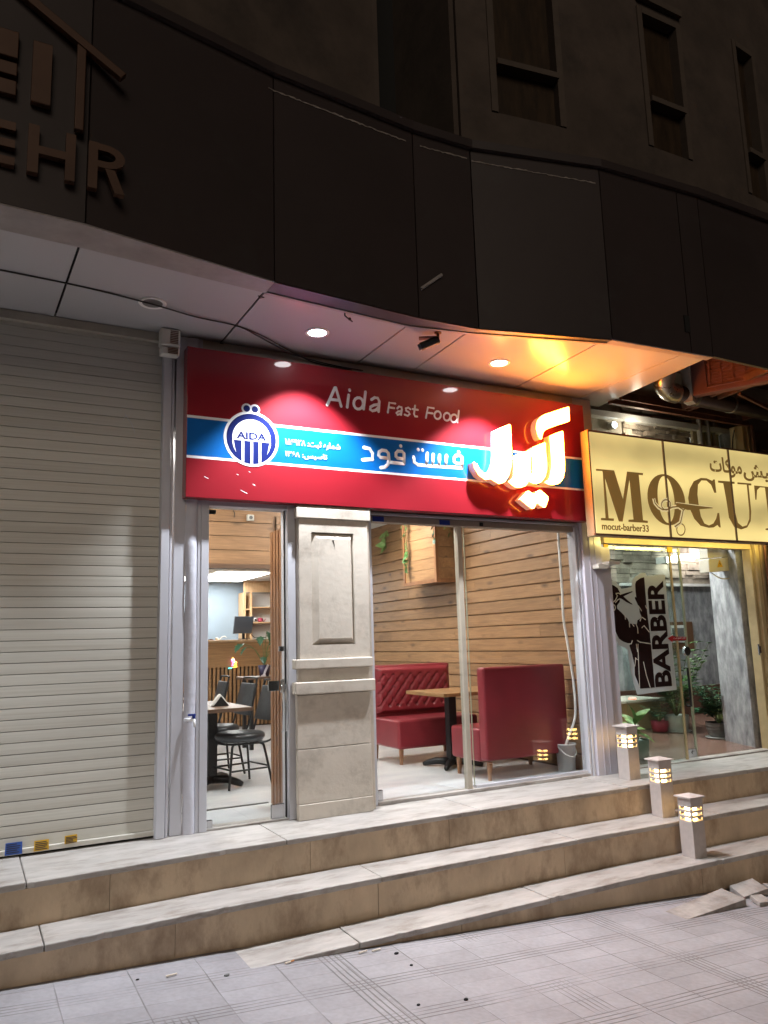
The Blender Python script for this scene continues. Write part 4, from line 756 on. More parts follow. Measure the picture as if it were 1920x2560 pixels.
obj('small_lettering', font_bm('\u06f1\u06f3\u06f6\u06f8 :\ufeb2\ufbff\ufeb3\ufe8e\ufe97', 1.996, 2.330, 2.545, 2.598, 5.2285, .006, .003), G['white'], sg)
bm = B(); 
for x, z, l in ((1.40, 2.36, .03), (1.63, 2.395, .014), (1.75, 2.33, .016), (1.66, 2.28, .05), (1.72, 2.42, .012)): tube(bm, [(x, 5.2292, z), (x+l, 5.2292, z-.4*l)], .0022, n=6, flat=(1, .2))
obj('scuff_mark', bm, G['white'], sg)
# the six glowing pieces of the word at the right end of the sign
lt = thing('illuminated_letters', 'glowing white and orange box letters at the right end of the red sign', 'illuminated letters', (4.3, 5.15, 2.3))
for k in ('alef_first', 'madda', 'yeh', 'dal', 'alef_last', 'dots'):
    pts = D[k]
    area = sum(a[0]*b[1]-b[0]*a[1] for a, b in zip(pts, pts[1:]+pts[:1]))
    bm = B(); prism_xz(bm, pts, 5.1505, 5.2285); body = obj('letter', bm, G['letter_side'], lt)
    bm = B(); prism_xz(bm, pts, 5.146, 5.1500); obj('face', bm, G['letter'], lt).parent = body

# ------------------------------------------------------------------ downlights, cable, camera and bits under the canopy
def downlight(x, y, lit, lab):
    t = thing('downlight', lab, 'downlight', (x, y, 3.40), 'downlights in the canopy soffit')
    bm = B(); lathe(bm, [(.062, 3.4), (.064, 3.396), (.085, 3.3925), (.0885, 3.396), (.0885, 3.3995)], (x, y), 32); bm_ = obj('rim', bm, G['white_paint'], t, smooth=True)
    if lit:
        bm = B(); lathe(bm, [(.0, 3.391), (.064, 3.3945)], (x, y), 32); obj('lens', bm, G['down'], t, smooth=True)
        l = bpy.data.lights.new('downlight_beam', 'SPOT'); l.energy = 540; l.spot_size = R(98); l.spot_blend = .5; l.color = (.90, .94, 1); l.shadow_soft_size = .035
        o = bpy.data.objects.new('downlight_beam', l); COL.objects.link(o); o.parent = t; o.location = (0, 0, -.02)
    else:
        bm = B(); pr = [(.064, 3.395)]
        for k in range(6): pr += [(.060-.006*k, 3.3985), (.056-.006*k, 3.396)]
        lathe(bm, pr+[(.0, 3.3975)], (x, y), 32); obj('reflector', bm, G['greypot'], t, smooth=False)
downlight(.954, 4.863, False, 'unlit recessed downlight with a dull ribbed reflector, above the shutter')
downlight(-1.55, 4.80, True, 'unseen lit downlight added out of view above the far left end of the shutter')  # added outside the view to brighten the lower left shutter and paving
downlight(2.115, 4.881, True, 'lit recessed downlight above the left half of the red sign, next to the cable')
downlight(3.705, 4.862, True, 'lit recessed downlight above the glowing letters at the right')
cb = B()
tube(cb, smooth_path([(-1.0, 4.69, 3.385), (.10, 4.76, 3.392), (.55, 4.80, 3.395), (.95, 4.845, 3.382), (1.25, 4.93, 3.384), (1.555, 4.98, 3.390), (1.75, 5.08, 3.380), (1.95, 5.20, 3.372), (2.15, 5.28, 3.36), (2.45, 5.325, 3.35), (2.7, 5.325, 3.345)], 6), .0055)
tube(cb, smooth_path([(1.555, 4.98, 3.394), (1.80, 5.09, 3.388), (2.1, 5.27, 3.372), (2.3, 5.32, 3.345), (2.6, 5.325, 3.335)], 6), .004)
tag(obj('cable', cb, G['cable'], smooth=True), 'thin dark cable sagging along the pale canopy soffit', 'cable')
cm = thing('security_camera', 'small dark bullet security camera under the canopy edge', 'security camera', (2.88, 4.55, 3.40))
bm = B(); cyl(bm, (2.905, 4.515, 3.394), (2.905, 4.515, 3.352), .010); lathe(bm, [(.026, 3.386), (.026, 3.394)], (2.905, 4.515), 16); obj('mount', bm, G['rust'], cm)
bm = B(); cyl(bm, (2.915, 4.52, 3.345), (2.80, 4.59, 3.295), .030, n=18); obj('body', bm, G['black'], cm, bevel=.004)
bm = B(); cyl(bm, (2.803, 4.588, 3.296), (2.786, 4.598, 3.289), .024, .022, n=18); obj('lens', bm, G['screen'], cm)
bm = B(); obox(bm, (2.855, 4.556), (.854, -.52), (.52, .854), .075, .030, 3.356, 3.361); obj('sun_shield', bm, G['rust'], cm)
bm = B(); tube(bm, [(2.15, 4.49, 3.394), (2.15, 4.49, 3.377), (2.19, 4.515, 3.371), (2.225, 4.53, 3.364)], .005); sphere(bm, (2.20, 4.52, 3.374), .011)
tag(obj('cable_hook', bm, G['cable'], smooth=True), 'short dark hook screwed into the soffit beside the lit downlight', 'hook')
bm = B()
for (x, y) in ((1.552, 4.47), (1.548, 5.34)):
    tube(bm, [(x-.02, y, 3.392), (x, y+.012, 3.386), (x+.02, y, 3.39), (x, y-.014, 3.387)], .003, n=6, closed=True)
tag(obj('wire_tie', bm, G['cable']), 'dark twisted wire ends poking from the soffit joint', 'wire')
al = thing('alarm_siren', 'white alarm box with grilles under the soffit beside the red sign', 'alarm box', (1.155, 5.26, 3.2))
bm = B(); box(bm, 1.085, 1.222, 5.215, 5.30, 3.265, 3.395); obj('housing', bm, G['plastic'], al, bevel=.014, seg=3)
bm = B(); prism_xz(bm, [(1.09, 3.205), (1.217, 3.205), (1.220, 3.262), (1.087, 3.262)], 5.22, 5.295); obj('base', bm, G['plastic'], al, bevel=.012, seg=3)
bm = B()
for k in range(8): 
    box(bm, 1.150, 1.204, 5.2125, 5.2145, 3.285+k*.0125, 3.2905+k*.0125)
for k in range(4): box(bm, 1.135, 1.205, 5.2165, 5.2195, 3.215+k*.011, 3.220+k*.011)
obj('grille', bm, G['rust'], al)

# ------------------------------------------------------------------ bollard lamps
def bollard(loc, lab, warm):
    t = thing('bollard_lamp', lab, 'bollard lamp', (0, 0, 0), 'bollard lamps on the steps')
    w = .062; bm = B(); slots = [(.262, .285), (.300, .323), (.338, .361)]
    zz = [0]+[v for s in slots for v in s]+[.425]
    for a, b in zip(zz[::2], zz[1::2]): 
        box(bm, -w, w, -w, w, a, b)
    for sx in (-1, 1):
        for sy in (-1, 1): box(bm, sx*w-(sx*.0005)-.006-.006*sx, sx*w-(sx*.0005)+.006-.006*sx, sy*w-(sy*.0005)-.006-.006*sy, sy*w-(sy*.0005)+.006-.006*sy, .2605, .3625)
    obj('post', bm, G['bollard'], t)
    bm = B()
    for a, b in slots: box(bm, -.030, .030, -.030, .030, a+.0005, b-.0005)
    obj('lamp', bm, G['lamp_warm'], t)
    bm = B(); W2 = .080
    P = [bm.verts.new((sx*W2, sy*W2, z)) for z in (.426, .436) for sx, sy in ((-1, -1), (1, -1), (1, 1), (-1, 1))]; top = bm.verts.new((0, 0, .456))
    bm.faces.new(P[3::-1])
    for k in range(4): bm.faces.new((P[k], P[(k+1) % 4], P[4+(k+1) % 4], P[4+k])); bm.faces.new((P[4+k], P[4+(k+1) % 4], top))
    obj('cap', bm, G['bollard'], t)
    t.location = loc; ROOT[t] = Vector(loc)
    return t
b0 = bollard((4.993, 5.079, .0005), 'square slotted bollard lamp on the top step against the lilac pillar', 1)
b0.rotation_euler = (0, 0, R(2))
dup(b0, (4.945, 4.695, -.2235), R(-6), 'square slotted bollard lamp on the middle step, glowing yellow down one side')
dup(b0, (4.896, 4.380, -.4515), R(-1), 'square slotted bollard lamp on the lowest step nearest the pavement')
for x, y, z in ((4.93, 4.80, -.2), (4.90, 4.48, -.44)):
    pass

# ------------------------------------------------------------------ diner interior
bm = B(); box(bm, .2, 4.95, 5.465, 13.3, -.06, .004); struct('floor', bm, G['marble'])
bm = B(); box(bm, 1.41, 2.115, 5.95, 5.975, .004, .012); struct('floor_strip', bm, G['greypot'])
# pine boarded side wall, every board its own length
bm = B(); z = .012
while z < 2.74:
    y = 5.475+random.uniform(-1.5, 0)
    while y < 10.2:
        l = random.uniform(1.3, 2.4); y0, y1 = max(5.475, y), min(10.2, y+l-.002)
        if y1-y0 > .03:
            P = [(4.962, z+.003), (4.953, z+.009), (4.953, z+.122), (4.962, z+.128), (4.975, z+.128), (4.975, z+.003)]
            A = [bm.verts.new((x, y0, q)) for x, q in P]; C = [bm.verts.new((x, y1, q)) for x, q in P]
            bm.faces.new(A); bm.faces.new(C[::-1])
            for k in range(6): bm.faces.new((A[k], C[k], C[(k+1) % 6], A[(k+1) % 6]))
        y += l
    z += .1312
struct('wall_boards', bm, G['wood'])
bm = B(); box(bm, 4.976, 5.02, 5.475, 13.3, 0, 2.80); struct('wall_right', bm, G['plinth'])
bm = B(); box(bm, 4.875, 4.951, 5.476, 5.50, 0.01, 2.2); struct('wall_corner_board', bm, G['woodz'])
bm = B(); box(bm, .15, .2, 5.465, 13.3, 0, 2.8); struct('wall_left', bm, G['white_paint'])
bm = B(); box(bm, .15, 5.02, 13.3, 13.35, 0, 2.8); struct('wall_back', bm, G['bluewall'])
bm = B(); box(bm, .15, 5.02, 5.53, 7.0, 2.76, 2.80); box(bm, 3.6, 5.02, 7.0, 10.2, 2.76, 2.80); box(bm, .15, 3.595, 7.1, 10.2, 2.30, 2.34); box(bm, .15, 5.02, 10.205, 13.3, 2.30, 2.34); box(bm, 3.596, 5.02, 10.204, 10.24, 2.34, 2.76); box(bm, 3.596, 3.62, 7.1, 10.2, 2.341, 2.759); struct('ceiling', bm, G['ceiling'])
bm = B()
for y in (11.0, 11.6, 12.2, 12.8): box(bm, .2, 4.95, y, y+.02, 2.296, 2.2995)
for x in (2.6, 3.2, 3.8, 4.4): box(bm, x, x+.02, 10.25, 13.3, 2.2945, 2.2958)
struct('ceiling_grid', bm, G['white_paint'])
bm = B(); zz = 1.945
while zz < 2.78: box(bm, .2, 3.55, 7.0, 7.02, zz+.003, zz+.128); zz += .1312
struct('wall_beam', bm, G['woodx'])
bm = B(); box(bm, .2, 3.55, 6.985, 7.10, 1.905, 1.945); box(bm, .2, 3.55, 7.021, 7.10, 1.946, 2.30); struct('wall_beam_trim', bm, G['darktable'])
sk = thing('wall_socket', 'small white socket box on the wooden boards above the doorway', 'socket', (2.31, 6.99, 2.38))
bm = B(); box(bm, 2.279, 2.342, 6.962, 6.999, 2.355, 2.412); obj('box', bm, G['plastic'], sk, bevel=.004)
bm = B(); cyl(bm, (2.311, 6.961, 2.384), (2.311, 6.957, 2.384), .017); obj('outlet', bm, G['greypot'], sk)
bm = B(); tube(bm, [(2.15, 6.99, 2.45), (2.16, 6.985, 2.42), (2.155, 6.985, 2.38)], .004); tag(obj('wall_hook', bm, G['cable']), 'thin dark hook on the boards above the doorway, beside the socket', 'hook')
# hidden and visible light panels
def panel_light(x0, x1, y0, y1, z, m, lab):
    t = thing('ceiling_panel_light', lab, 'panel light', ((x0+x1)/2, (y0+y1)/2, z), 'ceiling panel lights in the diner')
    bm = B(); box(bm, x0, x1, y0, y1, z-.008, z-.001); obj('diffuser', bm, m, t)
    bm = B()
    for q in ((x0-.02, x0-.001, y0-.02, y1+.02), (x1+.001, x1+.02, y0-.02, y1+.02), (x0, x1, y0-.02, y0-.001), (x0, x1, y1+.001, y1+.02)): box(bm, q[0], q[1], q[2], q[3], z-.012, z-.001)
    obj('frame', bm, G['white_paint'], t)
panel_light(3.28, 4.10, 11.42, 13.0, 2.294, G['led'], 'large bright ceiling panel glowing above the counter at the back')
panel_light(2.55, 3.20, 12.35, 12.95, 2.294, G['led'], 'smaller bright ceiling panel left of the large one at the back')
panel_light(2.9, 3.5, 5.75, 6.35, 2.755, G['led_front'], 'ceiling panel just behind the shop window header')
panel_light(3.7, 4.3, 7.6, 8.2, 2.755, G['led_front'], 'ceiling panel above the far booth seat')
panel_light(1.0, 1.6, 5.8, 6.4, 2.755, G['led_front'], 'unseen ceiling panel added just inside the glass door header')  # extra panel out of sight, brightens the dark area behind the door
panel_light(1.2, 1.8, 8.6, 9.2, 2.294, G['led_front'], 'ceiling panel above the row of black chairs')

# folding slatted partition by the door
fp = thing('slatted_partition', 'brown slatted wooden partition standing just inside the glass door', 'partition', (2.12, 5.75, 0))
bm = B()
for k in range(9):
    y = 5.58+.034*k
    box(bm, 2.108-.004*(k % 2), 2.135, y, y+.027, .012+.001*(k % 2), 2.083)
obj('panel', bm, G['woodz'], fp, bevel=.002)
bm = B(); box(bm, 2.112, 2.13, 5.60, 5.64, 2.084, 2.20); box(bm, 2.112, 2.13, 5.78, 5.82, 2.084, 2.20); obj('bracket', bm, G['darktable'], fp)

# counter, shelves, monitor
ct = thing('counter', 'long wooden service counter with slatted lower front at the back', 'counter', (3.4, 11.8, 0))
bm = B(); box(bm, .6, 4.6, 11.56, 12.2, 1.25, 1.288); obj('countertop', bm, G['shelfwood'], ct, bevel=.004)
bm = B(); box(bm, .6, 4.6, 11.60, 11.64, .885, 1.249); obj('front_panel', bm, G['deskwood'], ct)
bm = B(); x = .6
while x < 4.6: box(bm, x, x+.038, 11.61, 11.64, .02, .884); x += .062
obj('slats', bm, G['deskwood'], ct)
bm = B(); box(bm, .6, 4.6, 11.645, 12.1, .0, 1.249); obj('carcass', bm, G['gap'], ct)
ns = thing('neon_sign', 'tiny multicoloured neon figure on the counter front', 'neon sign', (3.55, 11.56, .87))
for pts, m in (([(3.49, .868), (3.53, .872), (3.545, .875)], (.0, .8, .9)), ([(3.56, .88), (3.62, .885), (3.615, .915), (3.57, .91), (3.60, .935), (3.62, .95), (3.60, .965), (3.575, .95)], (1, .45, .02)), ([(3.55, .90), (3.56, .95), (3.545, .98)], (1, .1, .6)), ([(3.535, .99), (3.58, .995), (3.575, .95)], (.2, .3, 1)), ([(3.548, 1.005), (3.56, 1.02), (3.572, 1.005), (3.56, .995)], (1, .5, .05))):
    bm = B(); tube(bm, [(x, 11.575, z) for x, z in pts], .0075, n=6); obj('tube', bm, emis('neon', m, 5), ns)
mo = thing('monitor', 'black flat computer monitor seen from behind on the counter', 'monitor', (3.8, 11.85, 1.288))
bm = B(); A = [(3.63, 1.383), (3.925, 1.381), (3.955, 1.641), (3.658, 1.648)]; prism_xz(bm, A, 11.78, 11.82); obj('screen', bm, G['screen'], mo, bevel=.004)
bm = B(); box(bm, 3.785, 3.825, 11.82, 11.85, 1.30, 1.48); obj('neck', bm, G['black'], mo)
bm = B(); lathe(bm, [(.085, 1.289), (.08, 1.303), (.0, 1.305)], (3.80, 11.82), 24); obj('foot', bm, G['black'], mo)
bm = B(); tube(bm, smooth_path([(3.92, 11.86, 1.40), (3.99, 11.9, 1.33), (4.08, 11.9, 1.30), (4.2, 11.9, 1.32)]), .006); obj('lead', bm, G['cable'], mo)
bm = B(); tube(bm, smooth_path([(3.34, 11.75, 1.30), (3.40, 11.75, 1.30), (3.44, 11.75, 1.335), (3.49, 11.75, 1.345), (3.51, 11.75, 1.32)]), [.018, .018, .016, .016, .008, .008, .007, .007, .007, .006, .006, .006, .005, .005, .005, .005, .005]); sphere(bm, (3.36, 11.75, 1.31), .026)
tag(obj('barcode_scanner', bm, G['plastic'], smooth=True), 'white hand scanner lying on the counter left of the monitor', 'scanner')
bm = B()
for k in range(9): box(bm, 3.18+.014*k, 3.19+.014*k, 11.72, 11.78, 1.289, 1.295+random.random()*.022)
tag(obj('cutlery', bm, G['rust']), 'small heap of brown odds and ends on the counter by the scanner', 'odds and ends')
sf = thing('shelf_unit', 'open pale wooden shelf unit on the wall behind the counter', 'shelf unit', (4.4, 12.9, 1.2))
bm = B(); box(bm, 4.18, 4.9, 12.98, 13.0, 2.10, 2.295); obj('top_board', bm, G['shelfwood'], sf)
for x in (4.18, 4.295, 4.88):
    bm = B(); box(bm, x, x+.035, 12.98, 13.28, 1.20, 2.099); obj('side_panel', bm, G['shelfwood'], sf)
bm = B(); box(bm, 4.216, 4.294, 13.26, 13.28, 1.2, 2.1); obj('back_panel', bm, G['shelfwood'], sf)
bm = B(); box(bm, 4.331, 4.879, 13.26, 13.28, 1.2, 2.1); obj('back_panel', bm, G['white_paint'], sf)
for z in (1.59, 1.85):
    bm = B(); box(bm, 4.331, 4.879, 12.985, 13.259, z-.02, z); obj('shelf', bm, G['shelfwood'], sf)
bm = B(); box(bm, 4.216, 4.294, 12.985, 13.259, 1.80, 1.82); obj('shelf', bm, G['shelfwood'], sf)
cp = thing('mug', 'white mug with a dark badge on the shelf behind the counter', 'mug', (4.40, 13.05, 1.59))
bm = B(); lathe(bm, [(.026, 1.591), (.034, 1.66), (.031, 1.66), (.024, 1.60), (0, 1.60)], (4.40, 13.05), 20); obj('cup', bm, G['white_paint'], cp, smooth=True)
bm = B(); box(bm, 4.385, 4.412, 13.012, 13.018, 1.61, 1.645); obj('badge', bm, G['gap'], cp)
cp = thing('teapot', 'small reddish teapot beside the white mug on the shelf', 'teapot', (4.5, 13.05, 1.59))
bm = B(); lathe(bm, [(.03, 1.591), (.05, 1.615), (.04, 1.655), (.012, 1.662), (.0, 1.675)], (4.50, 13.05), 20); obj('pot', bm, G['redpot'], cp, smooth=True)
bm = B(); tube(bm, [(4.545, 13.05, 1.60), (4.575, 13.05, 1.61), (4.59, 13.05, 1.645)], .008); obj('spout', bm, G['redpot'], cp)

# plant with split leaves on a tall side table
st_ = thing('side_table', 'dark square side table carrying the purple plant pot', 'side table', (3.1, 9.05, 0))
bm = B(); box(bm, 2.90, 3.40, 8.92, 9.30, .80, .83); obj('table_top', bm, G['darktable'], st_, bevel=.003)
for x, y in ((2.985, 8.98), (3.35, 8.98), (2.985, 9.24), (3.35, 9.24)):
    bm = B(); box(bm, x-.02, x+.02, y-.02, y+.02, .005, .799); obj('leg', bm, G['black'], st_)
pp = thing('potted_plant', 'split leaf plant in a dark purple pot with a white ribbon', 'potted plant', (3.17, 9.08, .83), 'potted plants')
bm = B(); lathe(bm, [(.055, .831), (.075, .96), (.068, .96), (.06, .945), (0, .945)], (3.18, 9.08), 24); obj('pot', bm, G['purple'], pp, smooth=True)
bm = B(); tube(bm, [(3.20, 8.998, .965), (3.165, 8.995, .90), (3.14, 8.985, .845), (3.10, 8.96, .836), (3.16, 8.97, .84)], .014, flat=(1, .25)); obj('ribbon', bm, G['ribbon'], pp)
bm = B(); lv = B()
for (tx, ty, tz, L, wd) in ((2.88, 8.95, 1.22, .17, .075), (3.10, 8.98, 1.30, .13, .06), (3.22, 9.0, 1.22, .16, .075), (3.20, 9.05, 1.36, .14, .06), (3.12, 8.95, 1.06, .11, .05), (3.28, 9.1, 1.12, .14, .06), (2.98, 9.1, 1.18, .13, .06), (3.30, 9.12, 1.30, .16, .07), (3.24, 8.96, 1.08, .10, .05)):
    tube(bm, smooth_path([(3.18, 9.08, .945), ((3.18+tx)/2, (9.08+ty)/2, (tz+.97)/2+.06), (tx, ty, tz)]), .004)
    d = Vector((tx-3.16, ty-9.05-.06, -.10))
    leaf(lv, (tx, ty, tz), d, (0, 0, 1), L, wd, .35, 8, 1)
obj('stems', bm, G['stem'], pp); obj('foliage', lv, G['dgreen'], pp)

# dining table and black chairs
def diner_table(x0, x1, y0, y1, z, lab, m, cx=None, cyy=None):
    t = thing('dining_table', lab, 'table', ((x0+x1)/2, (y0+y1)/2, 0), 'dining tables in the diner')
    cx = cx or (x0+x1)/2; cyy = cyy or (y0+y1)/2
    bm = B(); box(bm, x0, x1, y0, y1, z-.032, z); obj('table_top', bm, m, t, bevel=.003)
    bm = B(); box(bm, cx-.04, cx+.04, cyy-.04, cyy+.04, .05, z-.033); obj('column', bm, G['black'], t)
    for a in range(4):
        d = Vector((math.cos(R(45+90*a)), math.sin(R(45+90*a)), 0)); c = Vector((cx, cyy, .06))
        bm = B(); tube(bm, [c, c+d*.16+Vector((0, 0, .004)), c+d*.26+Vector((0, 0, -.02)), c+d*.30+Vector((0, 0, -.034))], [.038, .034, .030, .02], n=10); obj('foot', bm, G['black'], t, smooth=True)
    return t
diner_table(1.0, 2.20, 6.58, 7.62, .68, 'dark brown dining table nearest the glass door, with a napkin holder on it', G['darktable'], 1.95, 6.96)
diner_table(.9, 2.05, 8.0, 9.3, .68, 'dark brown dining table farther back in the diner behind the first', G['darktable'])
nh = thing('napkin_holder', 'black triangular napkin holder stuffed with white paper on the table', 'napkin holder', (2.0, 6.9, .68))
bm = B()
for y in (6.86, 6.93): prism_xz(bm, [(1.935, .681), (2.075, .681), (2.005, .765)], y, y+.006)
box(bm, 1.935, 2.075, 6.867, 6.929, .681, .687); obj('holder', bm, G['black'], nh)
bm = B()
for k in range(5): 
    y = 6.872+.011*k; o_ = random.uniform(-.006, .006); prism_xz(bm, [(1.925+o_, .688), (2.085+o_, .688), (2.03+o_, .76), (2.005+o_, .785), (1.985+o_, .765)], y, y+.008)
obj('napkins', bm, G['white_paint'], nh)
def make_chair(lab):
    t = thing('dining_chair', lab, 'chair', (0, 0, 0), 'black dining chairs')
    bm = B(); lathe(bm, [(.17, .375), (.205, .385), (.218, .41), (.214, .435), (.19, .45), (.08, .456), (0, .457)], (0, 0), 28); obj('seat', bm, G['vinyl'], t, smooth=True)
    bm = B()
    P = []
    for i in range(7):
        w = i/6; row = []
        for k in range(7):
            u = k/6-.5
            row.append((.245+.075*w-.035*(1-(2*u)**2)*.6, u*(.40-.05*w), .535+.295*w))
        P.append(row)
    F = [[bm.verts.new(p) for p in r] for r in P]; Bk = [[bm.verts.new((p[0]+.035, p[1], p[2]-.002)) for p in r] for r in P]
    for i in range(6):
        for k in range(6):
            bm.faces.new((F[i][k], F[i][k+1], F[i+1][k+1], F[i+1][k])); bm.faces.new((Bk[i][k], Bk[i+1][k], Bk[i+1][k+1], Bk[i][k+1]))
    edge = lambda M: M[0]+[r[-1] for r in M[1:]]+M[-1][-2::-1]+[r[0] for r in M[-2:0:-1]]
    a, b = edge(F), edge(Bk)
    for i in range(len(a)): bm.faces.new((a[i], a[(i+1) % len(a)], b[(i+1) % len(a)], b[i]))
    obj('backrest', bm, G['vinyl'], t, bevel=.008, smooth=True)
    bm = B(); tube(bm, smooth_path([(.05, -.17, .365), (.20, -.185, .38), (.262, -.195, .50), (.31, -.185, .72), (.345, -.165, .862), (.352, -.14, .878), (.352, .14, .878), (.345, .165, .862), (.31, .185, .72), (.262, .195, .50), (.20, .185, .38), (.05, .17, .365)], 4), .0095); obj('back_frame', bm, G['black'], t, smooth=True)
    bm = B(); tube(bm, [(.19*math.cos(R(k*20)), .19*math.sin(R(k*20)), .366) for k in range(18)], .009, closed=True); obj('seat_ring', bm, G['black'], t, smooth=True)
    for sx in (-1, 1):
        for sy in (-1, 1):
            bm = B(); tube(bm, smooth_path([(sx*.09, sy*.09, .366), (sx*.138, sy*.138, .352), (sx*.158, sy*.158, .30), (sx*.205, sy*.205, .006)], 4), .0105); obj('leg', bm, G['black'], t, smooth=True)
    bm = B(); h = .152; q = .183
    for sy in (-1, 1): tube(bm, [(-q, sy*q, h), (q, sy*q, h)], .008)
    tube(bm, [(-q, -q, h+.012), (-q, q, h+.012)], .008); tube(bm, [(q, -q, h+.012), (q, q, h+.012)], .008); obj('stretcher', bm, G['black'], t, smooth=True)
    return t
ch = make_chair('black vinyl dining chair nearest the glass door, its whole seat in view')
ch.location = (2.165, 6.83, .004); ch.rotation_euler = (0, 0, R(10))
dup(ch, (2.165, 7.56, .004), R(4), 'black vinyl dining chair second from the glass door, behind the nearest one')
dup(ch, (2.10, 8.25, .004), R(-3), 'black vinyl dining chair third from the glass door, its back seen above the napkin holder')
dup(ch, (1.98, 8.98, .004), R(5), 'black vinyl dining chair farthest from the door, only a sliver of its back showing')

# booths
def booth(y_back, y_front, x0, x1, tuft, lab):
    """bench with its backrest at y_back and seat front at y_front"""
    t = thing('red_booth', lab, 'booth seat', ((x0+x1)/2, (y_back+y_front)/2, 0), 'red booth seats')
    s = 1 if y_front > y_back else -1
    ya, yb = sorted((y_back, y_back+s*.11))
    bm = B(); box(bm, x0, x1, ya, yb, .168, .950); obj('backrest', bm, G['leather'], t, bevel=.022, seg=4)
    sa, sb = sorted((y_back+s*.112, y_front))
    bm = B(); box(bm, x0-.004, x1, sa, sb, .152, .43); obj('seat', bm, G['leather'], t, bevel=.028, seg=4)
    if tuft:
        # buttoned front of the backrest: a relief of diamonds
        bm = B(); nx, nz = 64, 44; fy = y_back+s*.112; V = []
        px, pz = .108, .13
        for i in range(nx+1):
            row = []
            for k in range(nz+1):
                x = x0+.012+(x1-x0-.024)*i/nx; z = .455+.475*k/nz
                u, w = (x-x0)/px, (z-.47)/pz
                a, b = (u+w), (u-w)
                da = abs(a-round(a)); db = abs(b-round(b))
                crease = math.exp(-(da/.10)**2)+math.exp(-(db/.10)**2)
                btn = math.exp(-((da*da+db*db)/.010))
                fade = 1 if .52 < z < .86 else 0
                edge = min(1, min(i, nx-i)/4, min(k, nz-k)/3)
                row.append(bm.verts.new((x, fy+s*(.040*edge - (.017*crease+.024*btn)*fade*edge), z)))
            V.append(row)
        for i in range(nx):
            for k in range(nz): bm.faces.new((V[i][k], V[i+1][k], V[i+1][k+1], V[i][k+1]))
        obj('tufting', bm, G['leather'], t, smooth=True)
        bm = B()
        for r_ in range(3):
            z = .535+.13*r_
            for i in range(10):
                x = x0+.108*(i+.5)+(.054 if r_ % 2 else 0)
                if x < x1-.03: sphere(bm, (x, fy+s*.018, z), .008, 8, (1, .6, 1))
        obj('button', bm, G['leather'], t, smooth=True)
    lx = (x0+.05, x1-.05); ly = (y_back+s*.04, y_front-s*.05)
    for x in lx:
        for y in ly:
            bm = B(); cyl(bm, (x, y, .155), (x-.004, y, .005), .026, .017, 14); obj('leg', bm, G['woodz'], t, smooth=False)
    return t
booth(5.655, 6.215, 3.955, 4.86, False, 'red leather booth seat nearest the window, turned with its plain back to the street')
booth(7.50, 6.88, 3.78, 4.72, True, 'red leather booth seat farther in, with a buttoned backrest facing the street')
tb = thing('booth_table', 'small pale wooden table on a black stand between the red booths', 'table', (4.3, 6.55, 0))
bm = B(); box(bm, 3.93, 4.90, 6.27, 6.98, .672, .705); obj('table_top', bm, G['tabletop'], tb, bevel=.003)
bm = B(); box(bm, 4.13, 4.21, 6.50, 6.58, .04, .671); obj('column', bm, G['black'], tb)
for a in range(4):
    d = Vector((math.cos(R(45+90*a)), math.sin(R(45+90*a)), 0)); c = Vector((4.17, 6.54, .055))
    bm = B(); tube(bm, [c, c+d*.16, c+d*.25+Vector((0, 0, -.02)), c+d*.29+Vector((0, 0, -.03))], [.036, .032, .026, .018]); obj('foot', bm, G['black'], tb, smooth=True)
bk = thing('bucket', 'white plastic bucket with a wire handle behind the shop window', 'bucket', (4.815, 5.66, .004))
bm = B(); lathe(bm, [(.076, .006), (.088, .235), (.095, .235), (.095, .25), (.088, .25), (.086, .245), (.075, .02), (0, .02)], (4.815, 5.66), 28); obj('pail', bm, G['bucket'], bk, smooth=True)
bm = B(); tube(bm, smooth_path([(4.722, 5.655, .225), (4.735, 5.575, .17), (4.80, 5.55, .145), (4.87, 5.58, .17), (4.908, 5.655, .225)]), .0045); obj('handle', bm, G['plastic'], bk, smooth=True)
bm = B(); tube(bm, smooth_path([(4.805, 5.56, 2.19), (4.798, 5.55, 1.9), (4.80, 5.55, 1.6), (4.79, 5.545, 1.36), (4.815, 5.545, 1.16), (4.85, 5.54, .83), (4.862, 5.545, .60), (4.85, 5.555, .46), (4.80, 5.60, .30), (4.785, 5.63, .20), (4.80, 5.65, .09)], 6), .0115, n=10)
tag(obj('hose', bm, G['hose'], smooth=True), 'white drain hose hanging down the inside of the window into a bucket', 'hose')

# wall planter with hanging greenery
pb = thing('wall_planter', 'boxy wooden planter on the boarded wall with ivy hanging from it', 'planter', (4.8, 7.85, 1.85))
bm = B(); zz = 1.885
while zz < 2.6: box(bm, 4.66, 4.675, 7.50, 8.18, zz, zz+.118); box(bm, 4.69, 4.952, 7.485, 7.50, zz, zz+.118); zz += .122
obj('boards', bm, G['wood'], pb)
bm = B()
for q in ((4.645, 4.675, 7.46, 7.50), (4.645, 4.675, 8.18, 8.22)): box(bm, q[0], q[1], q[2], q[3], 1.84, 2.62)
box(bm, 4.645, 4.675, 7.50, 8.18, 1.84, 1.884); box(bm, 4.92, 4.951, 7.462, 7.484, 1.84, 2.62); box(bm, 4.676, 4.919, 7.462, 7.484, 1.84, 1.884); obj('frame', bm, G['woodz'], pb)
bm = B(); box(bm, 4.676, 4.95, 7.501, 8.18, 1.86, 1.88); box(bm, 4.676, 4.95, 7.501, 8.18, 2.45, 2.47); obj('inner_shelf', bm, G['darktable'], pb)
